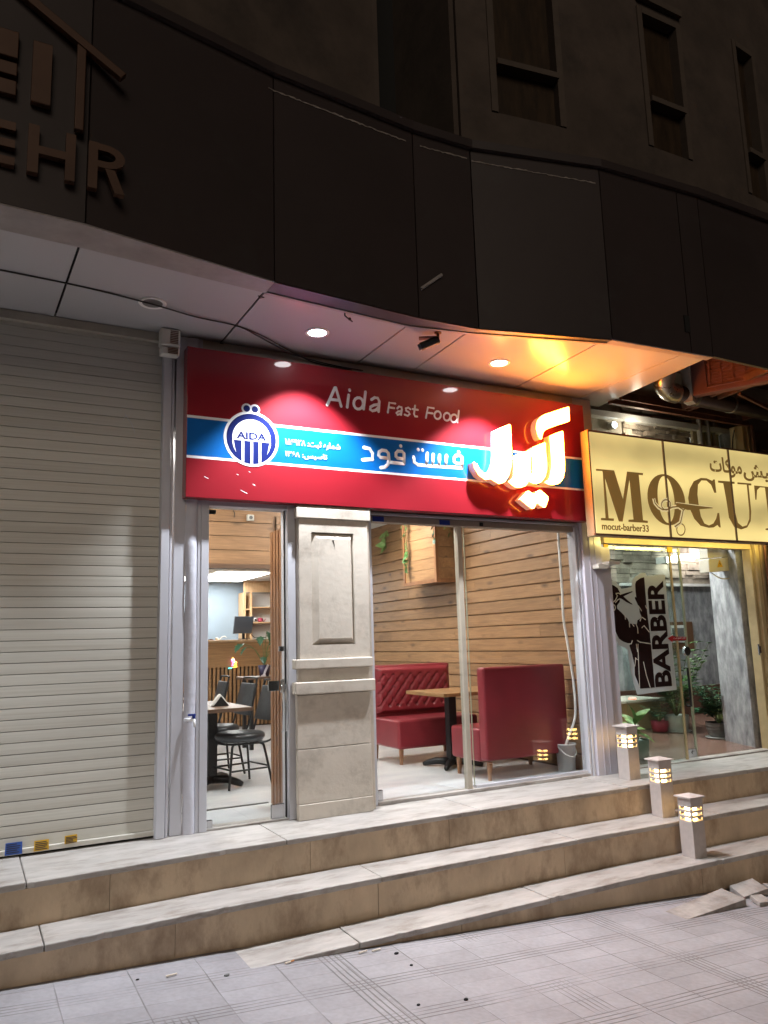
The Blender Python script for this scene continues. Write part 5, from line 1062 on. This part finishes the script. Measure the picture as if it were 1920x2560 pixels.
def vine(name, path, n, m, lab, size=.05):
    t = thing(name, lab, 'hanging plant', path[0], 'hanging ivy strands')
    bm = B(); P = smooth_path(path, 5); tube(bm, P, .0035, n=6); obj('stem', bm, G['stem'], t)
    bm = B()
    for i in range(n):
        p = P[int((i+.5)/n*(len(P)-1))]; a = random.uniform(0, 6.28)
        d = Vector((-.4+random.uniform(-.5, .2), random.uniform(-1, 1), random.uniform(-.9, .1)))
        leaf(bm, p, d, (-1, 0, .3), size*random.uniform(.7, 1.35), size*.42, .2, 5)
    obj('foliage', bm, m, t)
vine('ivy', [(4.63, 8.10, 2.60), (4.62, 8.08, 2.40), (4.625, 8.05, 2.25), (4.62, 8.06, 2.13), (4.615, 8.10, 2.04)], 15, G['green'], 'long green ivy strand hanging down the front of the wall planter', .075)
vine('ivy', [(4.63, 7.49, 2.60), (4.62, 7.46, 2.45), (4.62, 7.45, 2.34), (4.63, 7.45, 2.30)], 7, G['dgreen'], 'short ivy strand at the near corner of the wall planter', .075)
vine('ivy', [(4.80, 7.46, 2.60), (4.78, 7.42, 2.47), (4.83, 7.40, 2.38), (4.88, 7.40, 2.28)], 4, G['stem'], 'bare pale ivy runner drooping beside the near end of the planter', .05)
vine('ivy', [(4.90, 9.10, 2.66), (4.88, 9.08, 2.5), (4.87, 9.05, 2.42)], 11, G['pale'], 'yellow green leaf tuft hanging at the left edge of the shop window', .11)
vine('ivy', [(4.90, 8.55, 2.66), (4.88, 8.55, 2.52), (4.87, 8.52, 2.44)], 8, G['pale'], 'yellow green leaf tuft hanging between the window edge and the planter', .10)
# ------------------------------------------------------------------ barber shop sign
ms = thing('barber_sign', 'backlit yellow sign with large bronze serif lettering above the barber shop', 'shop sign', (6.2, 5.1, 2.06))
bm = B()
for a, b in ((4.80, 5.690), (5.710, 6.596), (6.616, 7.62)): box(bm, a, b, 5.050, 5.062, 2.075, 2.985)
obj('lit_panel', bm, G['mocut'], ms)
bm = B(); box(bm, 4.78, 7.64, 5.063, 5.15, 2.058, 2.072); box(bm, 4.78, 7.64, 5.063, 5.15, 2.988, 3.002); box(bm, 4.78, 4.797, 5.055, 5.15, 2.0725, 2.9875); box(bm, 5.691, 5.709, 5.0385, 5.10, 2.0725, 2.9875); box(bm, 6.597, 6.615, 5.0385, 5.10, 2.0725, 2.9875); box(bm, 4.798, 7.64, 5.13, 5.15, 2.0725, 2.9875)
obj('casing', bm, G['tan'], ms)
bm = B(); box(bm, 4.78, 7.64, 5.046, 5.062, 2.986, 3.002); box(bm, 4.78, 7.64, 5.046, 5.062, 2.058, 2.074); obj('edge_trim', bm, G['rust'], ms)
def oring(o, i):
    def E(q, n=36):
        xs = [p[0] for p in q]; zs = [p[1] for p in q]; c = ((min(xs)+max(xs))/2, (min(zs)+max(zs))/2); return c, (max(xs)-min(xs))/2, (max(zs)-min(zs))/2
    (c, a, b), (d, e, f) = E(o), E(i); n = 36; bm = B()
    A = [(c[0]+a*math.cos(2*math.pi*k/n), c[1]+b*math.sin(2*math.pi*k/n)) for k in range(n)]; C = [(d[0]+e*math.cos(2*math.pi*k/n), d[1]+f*math.sin(2*math.pi*k/n)) for k in range(n)]
    V = [[bm.verts.new((x, y, z)) for x, z in q] for q in (A, C) for y in (5.0455, 5.0495)]
    for k in range(n):
        l = (k+1) % n
        bm.faces.new((V[0][k], V[0][l], V[2][l], V[2][k])); bm.faces.new((V[1][k], V[3][k], V[3][l], V[1][l])); bm.faces.new((V[0][k], V[1][k], V[1][l], V[0][l])); bm.faces.new((V[2][k], V[2][l], V[3][l], V[3][k]))
    return bm
T = G['mocut_text']
for k in ('M', 'C', 'U'):
    bm = B(); prism_xz(bm, D[k], 5.0455, 5.0495); obj('letter', bm, T, ms)
obj('letter', oring(D['O1'], D['O2']), T, ms)
bm = B(); prism_xz(bm, [(6.955, 2.645), (6.95, 2.50), (6.965, 2.50), (6.99, 2.60), (7.04, 2.632), (7.12, 2.634), (7.13, 2.22), (7.06, 2.21), (7.06, 2.195), (7.31, 2.195), (7.31, 2.21), (7.235, 2.22), (7.235, 2.634), (7.32, 2.632), (7.38, 2.60), (7.40, 2.50), (7.415, 2.50), (7.41, 2.645)], 5.0455, 5.0495); obj('letter', bm, T, ms)
obj('small_lettering', font_bm('mocut-barber33', 4.862, 5.427, 2.108, 2.172, 5.049, .018, .003), T, ms)
obj('script_lettering', font_bm('\ufe95\ufe8e\ufedb\ufeee\ufee3', 6.325, 6.79, 2.70, 2.90, 5.049, .022, .003), T, ms)
obj('script_lettering', font_bm('\ufeb6\ufbff\ufe8d\ufead\ufe81', 6.81, 7.45, 2.685, 2.90, 5.049, .022, .003), T, ms)
def flat_tube(pts, r, y, closed=False):
    bm = B(); tube(bm, [(x, y, z) for x, z in pts], r, n=8, closed=closed, flat=(1, .12)); return bm
LN = mat('scissor_outline', (.62, .55, .36), .4, emit=(1, .80, .38), estr=.5)
bm = flat_tube(D['sc_arm'], .020, 5.0435); obj('scissor_outline', bm, LN, ms)
for k, cl in (('sc_ring1', True), ('sc_ring2', True), ('sc_arm2', False)):
    pts = D[k][:-1] if cl else D[k]
    bm = flat_tube(pts, .020 if k != 'sc_ring2' else .006, 5.0428, cl); obj('scissor_outline', bm, LN if k != 'sc_ring2' else T, ms)
bm = B(); prism_xz(bm, [(x+(.006 if x < 6 else 0), z) for x, z in D['blade']], 5.0405, 5.0420); obj('scissor_blade', bm, T, ms)
bm = flat_tube([D['blade'][0]]+D['blade'][2:3], .006, 5.0412); obj('scissor_outline', bm, LN, ms)
bm = flat_tube(D['sc_arm'], .006, 5.0408); obj('scissor_handle', bm, T, ms)
bm = flat_tube(D['sc_ring1'][:-1], .0055, 5.0404, True); obj('scissor_handle', bm, T, ms)
bm = flat_tube(D['sc_arm2'], .006, 5.0408); obj('scissor_handle', bm, T, ms)
l = bpy.data.lights.new('head_beam_fill', 'AREA'); l.shape = 'RECTANGLE'; l.size = 2.3; l.size_y = .03; l.energy = 6; l.color = (1, .76, .22)  # added area lamp that brightens the head beam below the sign
o = bpy.data.objects.new('head_beam_fill', l); COL.objects.link(o); o.parent = ms; o.location = (.0, .13, -.01); o.rotation_euler = (R(97), 0, 0)

# ------------------------------------------------------------------ barber shop front
bf = thing('barber_shopfront', 'glass front of the barber shop with a fixed pane and a door leaf', 'shop front', (6.25, 5.45, 0))
bm = B(); box(bm, 5.215, 7.278, 5.40, 5.50, 2.045, 2.10); obj('head_beam', bm, G['cream'], bf, bevel=.004)
bm = B(); box(bm, 5.215, 7.278, 5.38, 5.50, 2.102, 2.118); obj('head_beam', bm, G['cream'], bf, bevel=.003)
bm = B(); box(bm, 7.255, 7.285, 5.40, 5.50, .0, 2.044); obj('door_frame', bm, G['cream'], bf, bevel=.003)
bm = B(); box(bm, 7.29, 7.345, 5.36, 5.52, .0, 3.40); obj('door_frame', bm, G['cream'], bf, bevel=.004)
bm = B(); box(bm, 5.237, 6.10, 5.447, 5.457, .012, 2.044); obj('pane', bm, G['bglass'], bf)
bm = B(); box(bm, 6.101, 6.124, 5.444, 5.460, .012, 2.044); obj('pane_edge', bm, G['cream'], bf)
bm = B(); box(bm, 5.42, 6.262, 5.475, 5.485, .02, 2.04); lf = obj('door_leaf', bm, G['bglass'], bf)
bm = B(); box(bm, 6.263, 6.288, 5.473, 5.487, .02, 2.04); obj('leaf_edge', bm, G['glass_edge'], bf)
bm = B(); box(bm, 6.14, 6.262, 5.463, 5.474, .02, .10); cyl(bm, (6.21, 5.46, .065), (6.21, 5.455, .065), .016); obj('patch_fitting', bm, G['chrome'], bf, bevel=.003)
bm = B(); tube(bm, [(6.20, 5.473, .86), (6.20, 5.43, .86), (6.20, 5.425, .66), (6.20, 5.425, .50), (6.20, 5.473, .50)], .011); obj('handle', bm, G['black'], bf, smooth=True)
bm = B(); cyl(bm, (6.235, 5.468, 1.02), (6.235, 5.44, 1.02), .045, n=20); box(bm, 6.225, 6.29, 5.46, 5.472, 1.0, 1.045); obj('lock', bm, G['chrome'], bf, bevel=.003)
bm = B(); box(bm, 5.215, 7.29, 5.385, 5.50, .001, .012); obj('threshold', bm, G['tread'], bf)
bm = B(); box(bm, 5.239, 5.29, 5.43, 5.446, 2.0, 2.04); box(bm, 6.07, 6.14, 5.43, 5.443, 1.985, 2.04); obj('clamp', bm, G['yellow'], bf, bevel=.002)
for x0, x1 in ((5.215, 5.655), (5.66, 6.09), (6.095, 7.285)):
    bm = B(); box(bm, x0, x1, 5.45, 5.46, 2.12, 3.45); obj('transom_pane', bm, G['glass'], bf)
bm = B(); box(bm, 7.22, 7.235, 5.39, 5.40, .95, 1.06); box(bm, 7.235, 7.252, 5.385, 5.40, .97, 1.04); obj('strike_plate', bm, G['chrome'], bf)
dc = thing('window_decal', 'large barber silhouette sticker with scissors and vertical BARBER lettering on glass', 'window sticker', (5.65, 5.44, .65))
bm = B(); prism_xz(bm, D['decal_back'], 5.4455, 5.4465); obj('backing', bm, G['vinylwhite'], dc)
bm = B(); prism_xz(bm, D['decal_fig'], 5.4440, 5.4450); obj('silhouette', bm, G['decalbrown'], dc)
bm = B(); prism_xz(bm, D['decal_blades'], 5.4428, 5.4437); obj('scissors', bm, G['decalbrown'], dc)
bm = B()
for l_ in D['decal_lines']: tube(bm, [(x, 5.4425, z) for x, z in l_], .0048, n=6, flat=(1, .1))
tube(bm, [(x, 5.4424, z) for x, z in D['decal_ring'][:-1]], .0055, n=6, closed=True, flat=(1, .1)); obj('fold_lines', bm, G['decalline'], dc)
bm = font_bm('BARBER', 5.765, 5.985, .70, 1.705, 5.4448, .035, .001, rot=True)
obj('lettering', bm, G['decalbrown'], dc)
ar = thing('arrow_sticker', 'small red arrow sticker with white script beside the barber decal', 'arrow sticker', (6.1, 5.44, 1.1))
bm = B(); prism_xz(bm, D['arrow'], 5.4385, 5.4395); obj('arrow', bm, G['redvinyl'], ar)
zz = D['arrow'][0][1]; x0 = D['arrow'][0][0]
obj('lettering', font_bm('\ufe96\ufeb3\ufe8d \ufeee\ufedf\ufeb8\ufedb \ufe8f\ufead\ufea9', x0+.075, x0+.235, zz-.012, zz+.012, 5.438, .0, .001), G['white'], ar)

# ------------------------------------------------------------------ barber interior
bm = B(); prism_xy(bm, [(5.24, 5.50), (7.36, 5.50), (7.36, 5.54), (7.60, 6.09), (11.5, 6.09), (11.5, 8.4), (5.24, 8.4)], -.05, .006); struct('floor_barber', bm, G['browntile'])
bm = B(); wallseg(bm, (7.61, 6.09), (7.365, 5.53), -.12, .006, 3.35); struct('wall_grey', bm, G['plaster'])
bm = B(); box(bm, 5.2, 11.6, 8.3, 8.4, 0, 1.90); struct('wall_rear', bm, G['plaster'])
bm = B(); box(bm, 7.7, 11.5, 8.26, 8.299, .007, .42); struct('wall_plinth', bm, G['plinth'])
bm = B(); box(bm, 5.15, 5.236, 5.53, 8.4, 0, 3.4); struct('wall_party', bm, G['plaster'])
bm = B(); box(bm, 11.5, 11.6, 6.1, 8.4, 0, 3.4); box(bm, 7.74, 11.5, 6.0, 6.085, 0, 3.4); struct('wall_side', bm, G['plaster'])
bm = B(); box(bm, 5.2, 11.6, 5.60, 8.4, 3.36, 3.42); struct('ceiling_barber', bm, G['white_paint'])
def cladding(x0, x1, y, z0, z1, s=1.):
    bm = B(); z = z0
    while z < z1:
        h = random.uniform(.025, .06)*s; x = x0-random.uniform(0, .2)
        while x < x1:
            l = random.uniform(.10, .34)*s; a, b = max(x0, x), min(x1, x+l-.004)
            if b-a > .01: 
                d = random.uniform(.0, .05)
                q = [(a, z+.002), (b, z+.002+random.uniform(-.004, .004)), (b, z+h-.003+random.uniform(-.005, .003)), (a, z+h-.003+random.uniform(-.005, .003))]
                prism_xz(bm, q, y-.02-d, y)
            x += l
        z += h
    return bm
struct('wall_stone', cladding(6.6, 11.4, 8.30, 1.93, 3.34, 1.5), G['cladding'])
struct('wall_stone', cladding(5.86, 6.86, 5.72, 2.72, 3.62, .9), G['cladding'])
bm = B(); box(bm, 5.24, 5.855, 5.69, 5.72, 2.5, 3.7); struct('wall_tile', bm, G['concrete'])
bm = B(); box(bm, 8.2, 11.0, 8.22, 8.298, 1.885, 1.925); struct('wall_ledge', bm, G['white_paint'])
sl = thing('spot_lamp', 'small round lit spot lamp behind the glass above the yellow sign', 'spot lamp', (5.67, 5.62, 3.28))
bm = B(); cyl(bm, (5.686, 5.68, 3.292), (5.686, 5.62, 3.292), .040, .036, 24); obj('housing', bm, G['white_paint'], sl)
bm = B(); cyl(bm, (5.686, 5.619, 3.292), (5.686, 5.612, 3.292), .030, .028, 24); obj('bulb', bm, G['spot'], sl)
l = bpy.data.lights.new('transom_fill', 'POINT'); l.energy = 5.5; l.color = (1, .86, .66); l.shadow_soft_size = .05  # added point lamp beside the bulb, brightens the transom panels
o = bpy.data.objects.new('transom_fill', l); COL.objects.link(o); o.parent = sl; o.location = (.25, -.12, -.03)
tl = thing('tube_light', 'long white tube lamp on the stone wall inside the barber shop', 'tube light', (9.5, 8.15, 2.3))
bm = B(); cyl(bm, (9.0, 8.12, 2.255), (9.95, 8.12, 2.375), .042, n=16); obj('tube', bm, G['tube_lamp'], tl, smooth=True)
bm = B(); box(bm, 8.95, 9.0, 8.08, 8.24, 2.21, 2.30); box(bm, 9.95, 10.0, 8.08, 8.24, 2.33, 2.42); obj('end_cap', bm, G['white_paint'], tl)
pn = thing('ceiling_panel', 'light panel in the barber shop ceiling, hidden behind the yellow sign', 'panel light', (6.6, 6.9, 3.35))
bm = B(); box(bm, 5.9, 7.3, 6.4, 7.2, 3.345, 3.358); obj('diffuser', bm, emis('barber_panel', (.95, 1, .97), 55), pn)
eb = thing('electric_box', 'white electric meter box with a yellow warning triangle above the barber door', 'electric box', (7.2, 5.75, 1.8))
bm = B(); prism_xz(bm, [(7.01, 1.83), (7.365, 1.855), (7.375, 2.005), (7.015, 1.975)], 5.73, 5.86); obj('lid', bm, G['ac'], eb, bevel=.006)
bm = B(); prism_xz(bm, [(7.02, 1.982), (7.37, 2.012), (7.36, 2.12), (7.025, 2.12)], 5.74, 5.86); obj('upper_lid', bm, G['ac'], eb, bevel=.006)
bm = B(); prism_xz(bm, [(7.135, 1.885), (7.225, 1.892), (7.178, 1.968)], 5.724, 5.727); obj('warning_sign', bm, G['yellow'], eb)
bm = B(); prism_xz(bm, [(7.172, 1.902), (7.19, 1.925), (7.178, 1.928), (7.186, 1.952), (7.168, 1.922), (7.180, 1.92)], 5.7215, 5.7235); obj('bolt_mark', bm, G['ink'], eb)
bm = B(); tube(bm, smooth_path([(7.12, 5.80, 1.83), (7.2, 5.75, 1.77), (7.35, 5.74, 1.775), (7.41, 5.70, 1.86)]), .007); obj('wire', bm, G['ac'], eb)
wf = thing('wall_frame', 'brown framed picture hanging on the grey rear wall of the barber shop', 'picture frame', (9.4, 8.25, .95))
bm = B(); box(bm, 9.10, 9.62, 8.262, 8.296, .96, 1.36); obj('frame', bm, G['brownwood'], wf)
bm = B(); box(bm, 9.14, 9.44, 8.252, 8.261, 1.06, 1.31); obj('mount', bm, G['white_paint'], wf)
bm = B(); box(bm, 9.17, 9.41, 8.246, 8.2515, 1.08, 1.27); obj('picture', bm, G['greypot'], wf)
rd = thing('reception_desk', 'low beige reception desk behind the barber window', 'desk', (7.6, 7.5, 0))
bm = B(); box(bm, 6.9, 7.96, 7.45, 8.0, .007, .345); obj('body', bm, G['cream'], rd, bevel=.006)
bm = B(); box(bm, 6.85, 8.0, 7.40, 8.05, .346, .38); obj('desk_top', bm, G['ac'], rd, bevel=.005)
bm = B(); lathe(bm, [(.05, .381), (.055, .39), (.04, .41), (0, .412)], (7.52, 7.5), 20)
tag(obj('orange_dish', bm, G['orange'], smooth=True), 'small glowing orange dish on the beige reception desk', 'dish')
sv = thing('display_shelf', 'pale metal shelf with dark boxes behind the barber window', 'shelf', (6.7, 7.2, 0))
for z in (.46, .70):
    bm = B(); box(bm, 6.45, 6.98, 7.20, 7.5, z, z+.025); obj('shelf_board', bm, G['ac'], sv)
for x in (6.46, 6.96):
    bm = B(); box(bm, x, x+.015, 7.3, 7.33, .007, .76); obj('upright', bm, G['ac'], sv)
bm = B(); box(bm, 6.52, 6.76, 7.25, 7.45, .486, .66); tag(obj('storage_box', bm, G['screen'], bevel=.004), 'dark square box on the pale shelf behind the barber window', 'box')

def pot(t, x, y, z, r0, r1, h, m, ribs=False, saucer=None):
    bm = B(); pr = []
    n = 9 if ribs else 2
    for i in range(n+1):
        k = i/n; pr.append((r0+(r1-r0)*math.sin(k*math.pi/2)+(.005*(i % 2) if ribs else 0), z+.012+h*k))
    lathe(bm, pr+[(r1*.92, z+.012+h), (r1*.88, z+h-.02), (0, z+h-.02)], (x, y), 28); obj('pot', bm, m, t, smooth=not ribs)
    if saucer:
        bm = B(); lathe(bm, [(saucer*.85, z+.001), (saucer, z+.014), (saucer*.96, z+.018), (saucer*.8, z+.008), (0, z+.008)], (x, y), 28); obj('saucer', bm, G['whitepot'], t, smooth=True)
    bm = B(); lathe(bm, [(r1*.87, z+h-.019), (0, z+h-.012)], (x, y), 20); obj('soil', bm, G['soil'], t)
def fern(t, x, y, z, n, L, m, droop=.5, leafl=.07, up=.6):
    bm = B(); lv = B()
    for i in range(n):
        a = 2*math.pi*i/n+random.uniform(-.3, .3); l = L*random.uniform(.6, 1.1); d = Vector((math.cos(a), math.sin(a), 0)); e = random.uniform(up*.6, up*1.3)
        P = [Vector((x, y, z))+d*l*.75*t_ + Vector((0, 0, l*(e*1.5*t_-droop*t_*t_))) for t_ in [k/7 for k in range(8)]]
        tube(bm, P, [.005-.0005*k for k in range(8)], n=5)
        for k in range(2, 8):
            tg = (P[k]-P[k-1]).normalized(); s = tg.cross(Vector((0, 0, 1))).normalized()
            for sgn in (-1, 1): leaf(lv, P[k], s*sgn+tg*.45, (0, 0, 1), leafl*(1.25-.09*k)*random.uniform(.8, 1.2), leafl*.24, .2, 3)
    obj('stems', bm, G['stem'], t); obj('foliage', lv, m, t)
t = thing('potted_plant', 'feathery green plant in a ribbed grey pot on a white saucer by the grey wall', 'potted plant', (7.66, 6.33, .006), 'potted plants')
pot(t, 7.66, 6.33, .006, .105, .15, .16, G['greypot'], True, .165); fern(t, 7.66, 6.33, .16, 30, .40, G['dgreen'], .6, .13, 1.0)
t = thing('potted_plant', 'bushy palm in a white pot on a saucer, seen through the green glass', 'potted plant', (7.76, 7.03, .006), 'potted plants')
pot(t, 7.76, 7.03, .006, .12, .14, .19, G['whitepot'], False, .16); fern(t, 7.76, 7.03, .18, 26, .62, G['green'], .35, .15, 1.1)
t = thing('potted_plant', 'small dark leaved plant in a red pot left of the white pot', 'potted plant', (7.56, 7.12, .006), 'potted plants')
pot(t, 7.56, 7.12, .006, .09, .105, .13, G['redpot']); fern(t, 7.56, 7.12, .13, 10, .30, G['dgreen'], .4, .08, .8)
# broad leaved plant right behind the pane, next to the first bollard
t = thing('potted_plant', 'broad leaved variegated plant in a pale green pot behind the top bollard lamp', 'potted plant', (5.83, 5.80, .006), 'potted plants')
pot(t, 5.83, 5.80, .006, .10, .115, .17, G['greenpot'])
bm = B(); tube(bm, smooth_path([(5.83, 5.80, .15), (5.835, 5.80, .27), (5.82, 5.80, .36)]), [.016, .016, .015, .014, .013, .012, .011, .010, .009]); obj('stem', bm, G['trunkm'], t, smooth=True)
bm = B(); lv = B()
for (dx, dy_, dz, L, w_, z0) in ((-.25, -.2, 1, .22, .052, .35), (.55, -.3, .75, .20, .055, .35), (-.9, -.2, .35, .24, .05, .31), (.8, .1, .10, .20, .045, .28), (-.6, -.6, .1, .20, .045, .27), (.5, -.7, -.2, .19, .04, .25), (-.05, -.5, .55, .20, .055, .33), (.9, -.2, -.35, .18, .04, .22), (-.4, .6, .6, .2, .05, .34), (.2, .7, .5, .2, .05, .3)):
    leaf(lv, (5.825, 5.80, z0), (dx, dy_, dz), (0, -.3, 1), L, w_, .28, 7)
obj('foliage', lv, G['pale'], t); bm.free()
# tall spear leaves to its left
t = thing('potted_plant', 'tall spear leaved plant rising behind the barber pane next to the pillar', 'potted plant', (5.46, 5.85, .006), 'potted plants')
pot(t, 5.46, 5.85, .006, .08, .095, .15, G['greypot'])
lv = B()
for k in range(9):
    leaf(lv, (5.46+random.uniform(-.03, .03), 5.85+random.uniform(-.03, .03), .14), (random.uniform(-.10, .10), random.uniform(-.08, .05), 1), (random.uniform(-1, 1), -1, 0), random.uniform(.4, .80), .020, .02, 7)
for k in range(8):
    a = random.uniform(0, 6.28); leaf(lv, (5.48, 5.85, .18), (math.cos(a), math.sin(a)-.3, .5), (0, 0, 1), .17, .035, .4, 5)
obj('foliage', lv, G['green'], t)
# leafy plant further in, seen between decal and pillar
t = thing('potted_plant', 'dim leafy plant on the pale shelf between decal and pillar', 'potted plant', (6.75, 7.3, .726), 'potted plants')
pot(t, 6.75, 7.32, .726, .05, .06, .08, G['greypot']); fern(t, 6.75, 7.32, .80, 12, .26, G['dgreen'], .5, .08, .8)

# ------------------------------------------------------------------ open canopy above the barber shop
fm = thing('ceiling_frame', 'bare rusty steel ceiling frame in the open canopy above the barber sign', 'steel frame', (6.3, 5.0, 3.4))
def bar(n, p, q, w=.022, h=.03, m='rust'):
    bm = B(); p, q = Vector(p), Vector(q); d = (q-p); l = math.hypot(d.x, d.y); ux = (d.x/l, d.y/l); c = ((p.x+q.x)/2, (p.y+q.y)/2)
    obox(bm, c, ux, (-ux[1], ux[0]), l/2, w, p.z-h, p.z+h); return obj(n, bm, G[m], fm)
bar('rail', (5.31, 5.295, 3.402), (7.34, 5.33, 3.402), .02, .025); bar('rail', (5.56, 5.385, 3.51), (7.26, 5.42, 3.51), .022, .04)
bar('crossbar', (6.298, 5.27, 3.455), (6.05, 4.06, 3.455), .018); bar('crossbar', (6.375, 5.27, 3.45), (6.23, 4.06, 3.45), .018)
bar('crossbar', (7.25, 5.30, 3.455), (7.10, 4.3, 3.455), .02); bar('strut', (6.36, 4.67, 3.42), (7.2, 4.92, 3.42), .014, .014)
dt = thing('ventilation_duct', 'shiny galvanised duct elbow and pipe in the open canopy', 'duct', (6, 4.9, 3.45))
bm = B(); tube(bm, smooth_path([(5.60, 4.80, 3.72), (5.60, 4.84, 3.58), (5.62, 4.90, 3.48), (5.72, 4.93, 3.435), (5.80, 4.93, 3.43)], 4), .088, n=24)
obj('elbow', bm, G['galv'], dt, smooth=True)
bm = B()
for p, d in (((5.60, 4.815, 3.66), (0, .2, -1)), ((5.60, 4.835, 3.60), (0, .3, -1)), ((5.62, 4.90, 3.48), (.5, .4, -.8)), ((5.80, 4.93, 3.43), (1, 0, 0))):
    d = Vector(d).normalized(); cyl(bm, Vector(p)-d*.006, Vector(p)+d*.006, .094, n=24)
obj('seam_ring', bm, G['galv'], dt, smooth=False)
bm = B(); cyl(bm, (5.81, 4.93, 3.43), (8.6, 5.06, 3.42), .082, n=24); obj('pipe', bm, mat('sooty_duct', (.10, .075, .06), .35, .8, var=.3, vscale=6), dt, smooth=True)
bm = B()
for x in (6.05, 6.6, 7.2): cyl(bm, (x, 4.94+.05*(x-6), 3.43), (x+.025, 4.941+.05*(x-6), 3.43), .088, n=24)
obj('collar', bm, G['galv'], dt)
ac = thing('air_conditioner', 'white air conditioning unit with a reddish wire grille hanging in the canopy', 'air conditioner', (5.95, 4.4, 3.2))
A0, A1 = Vector((5.915, 4.83)), Vector((6.33, 3.97)); ad_ = (A1-A0).normalized(); an_ = Vector((ad_.y, -ad_.x))   # grille side runs towards the street, facing the diner
def acp(s_, d_, z): q = A0+ad_*s_+an_*d_; return (q.x, q.y, z)
bm = B(); wallseg(bm, A0, A1, .10, 3.39, 3.95); obj('casing', bm, G['grille'], ac, bevel=.01)
bm = B(); wallseg(bm, acp(-.09, 0, 0)[:2], acp(-.002, 0, 0)[:2], .12, 3.34, 3.96); obj('side_panel', bm, G['ac'], ac, bevel=.006)
bm = B(); wallseg(bm, acp(.03, .004, 0)[:2], acp(.93, .004, 0)[:2], .0035, 3.405, 3.93); obj('fan_opening', bm, G['grille'], ac)
bm = B()
for k in range(15): z = 3.45+.03*k; tube(bm, [acp(.14, .010, z), acp(.89, .010, z)], .0032, n=6)
for k in range(8): tube(bm, [acp(.17+.10*k, .016, 3.44), acp(.17+.10*k, .016, 3.895)], .0032, n=6)
tube(bm, [acp(.135, .014, 3.44), acp(.895, .014, 3.44), acp(.895, .014, 3.895), acp(.135, .014, 3.895)], .007, closed=True); obj('wire_grille', bm, G['grille'], ac)
pv = thing('conduit_pipes', 'pale vertical pipes behind the glass at the right of the barber transom', 'pipes', (7.05, 5.6, 2.1))
for x, r in ((6.93, .028), (7.06, .026), (7.16, .018)):
    bm = B(); tube(bm, [(x, 5.62, 3.62), (x, 5.62, 2.2), (x+.005, 5.62, 2.13)], r, n=14); obj('pipe', bm, G['plastic'], pv, smooth=True)
bm = B(); box(bm, 6.87, 7.285, 5.66, 5.70, 2.12, 3.7); obj('backboard', bm, G['cream'], pv)
bm = B(); tube(bm, smooth_path([(7.25, 5.43, 3.35), (7.20, 5.43, 3.20), (7.19, 5.43, 3.0), (7.22, 5.43, 2.9)]), .006); obj('wire', bm, G['cable'], pv)
rp = thing('stone_column', 'tan column with a brown panelled cabinet front at the right of the barber shop', 'column', (7.6, 5.35, 0))
bm = B(); box(bm, 7.346, 7.46, 5.34, 5.56, 0, 3.40); obj('shaft', bm, G['tan'], rp, bevel=.004)
bm = B(); box(bm, 7.462, 8.8, 5.37, 5.56, 0, 3.36); obj('panel', bm, G['brownwood'], rp)
bm = B(); box(bm, 7.52, 7.56, 5.35, 5.369, .1, 3.2); box(bm, 7.95, 8.0, 5.35, 5.369, .1, 3.2); box(bm, 7.56, 7.95, 5.35, 5.369, 3.14, 3.2); box(bm, 7.56, 7.95, 5.35, 5.369, 1.96, 2.02); obj('moulding', bm, G['brownwood'], rp, bevel=.004)
bm = B(); cyl(bm, (7.375, 5.31, .0), (7.375, 5.31, 3.39), .012); obj('conduit', bm, G['rust'], rp)
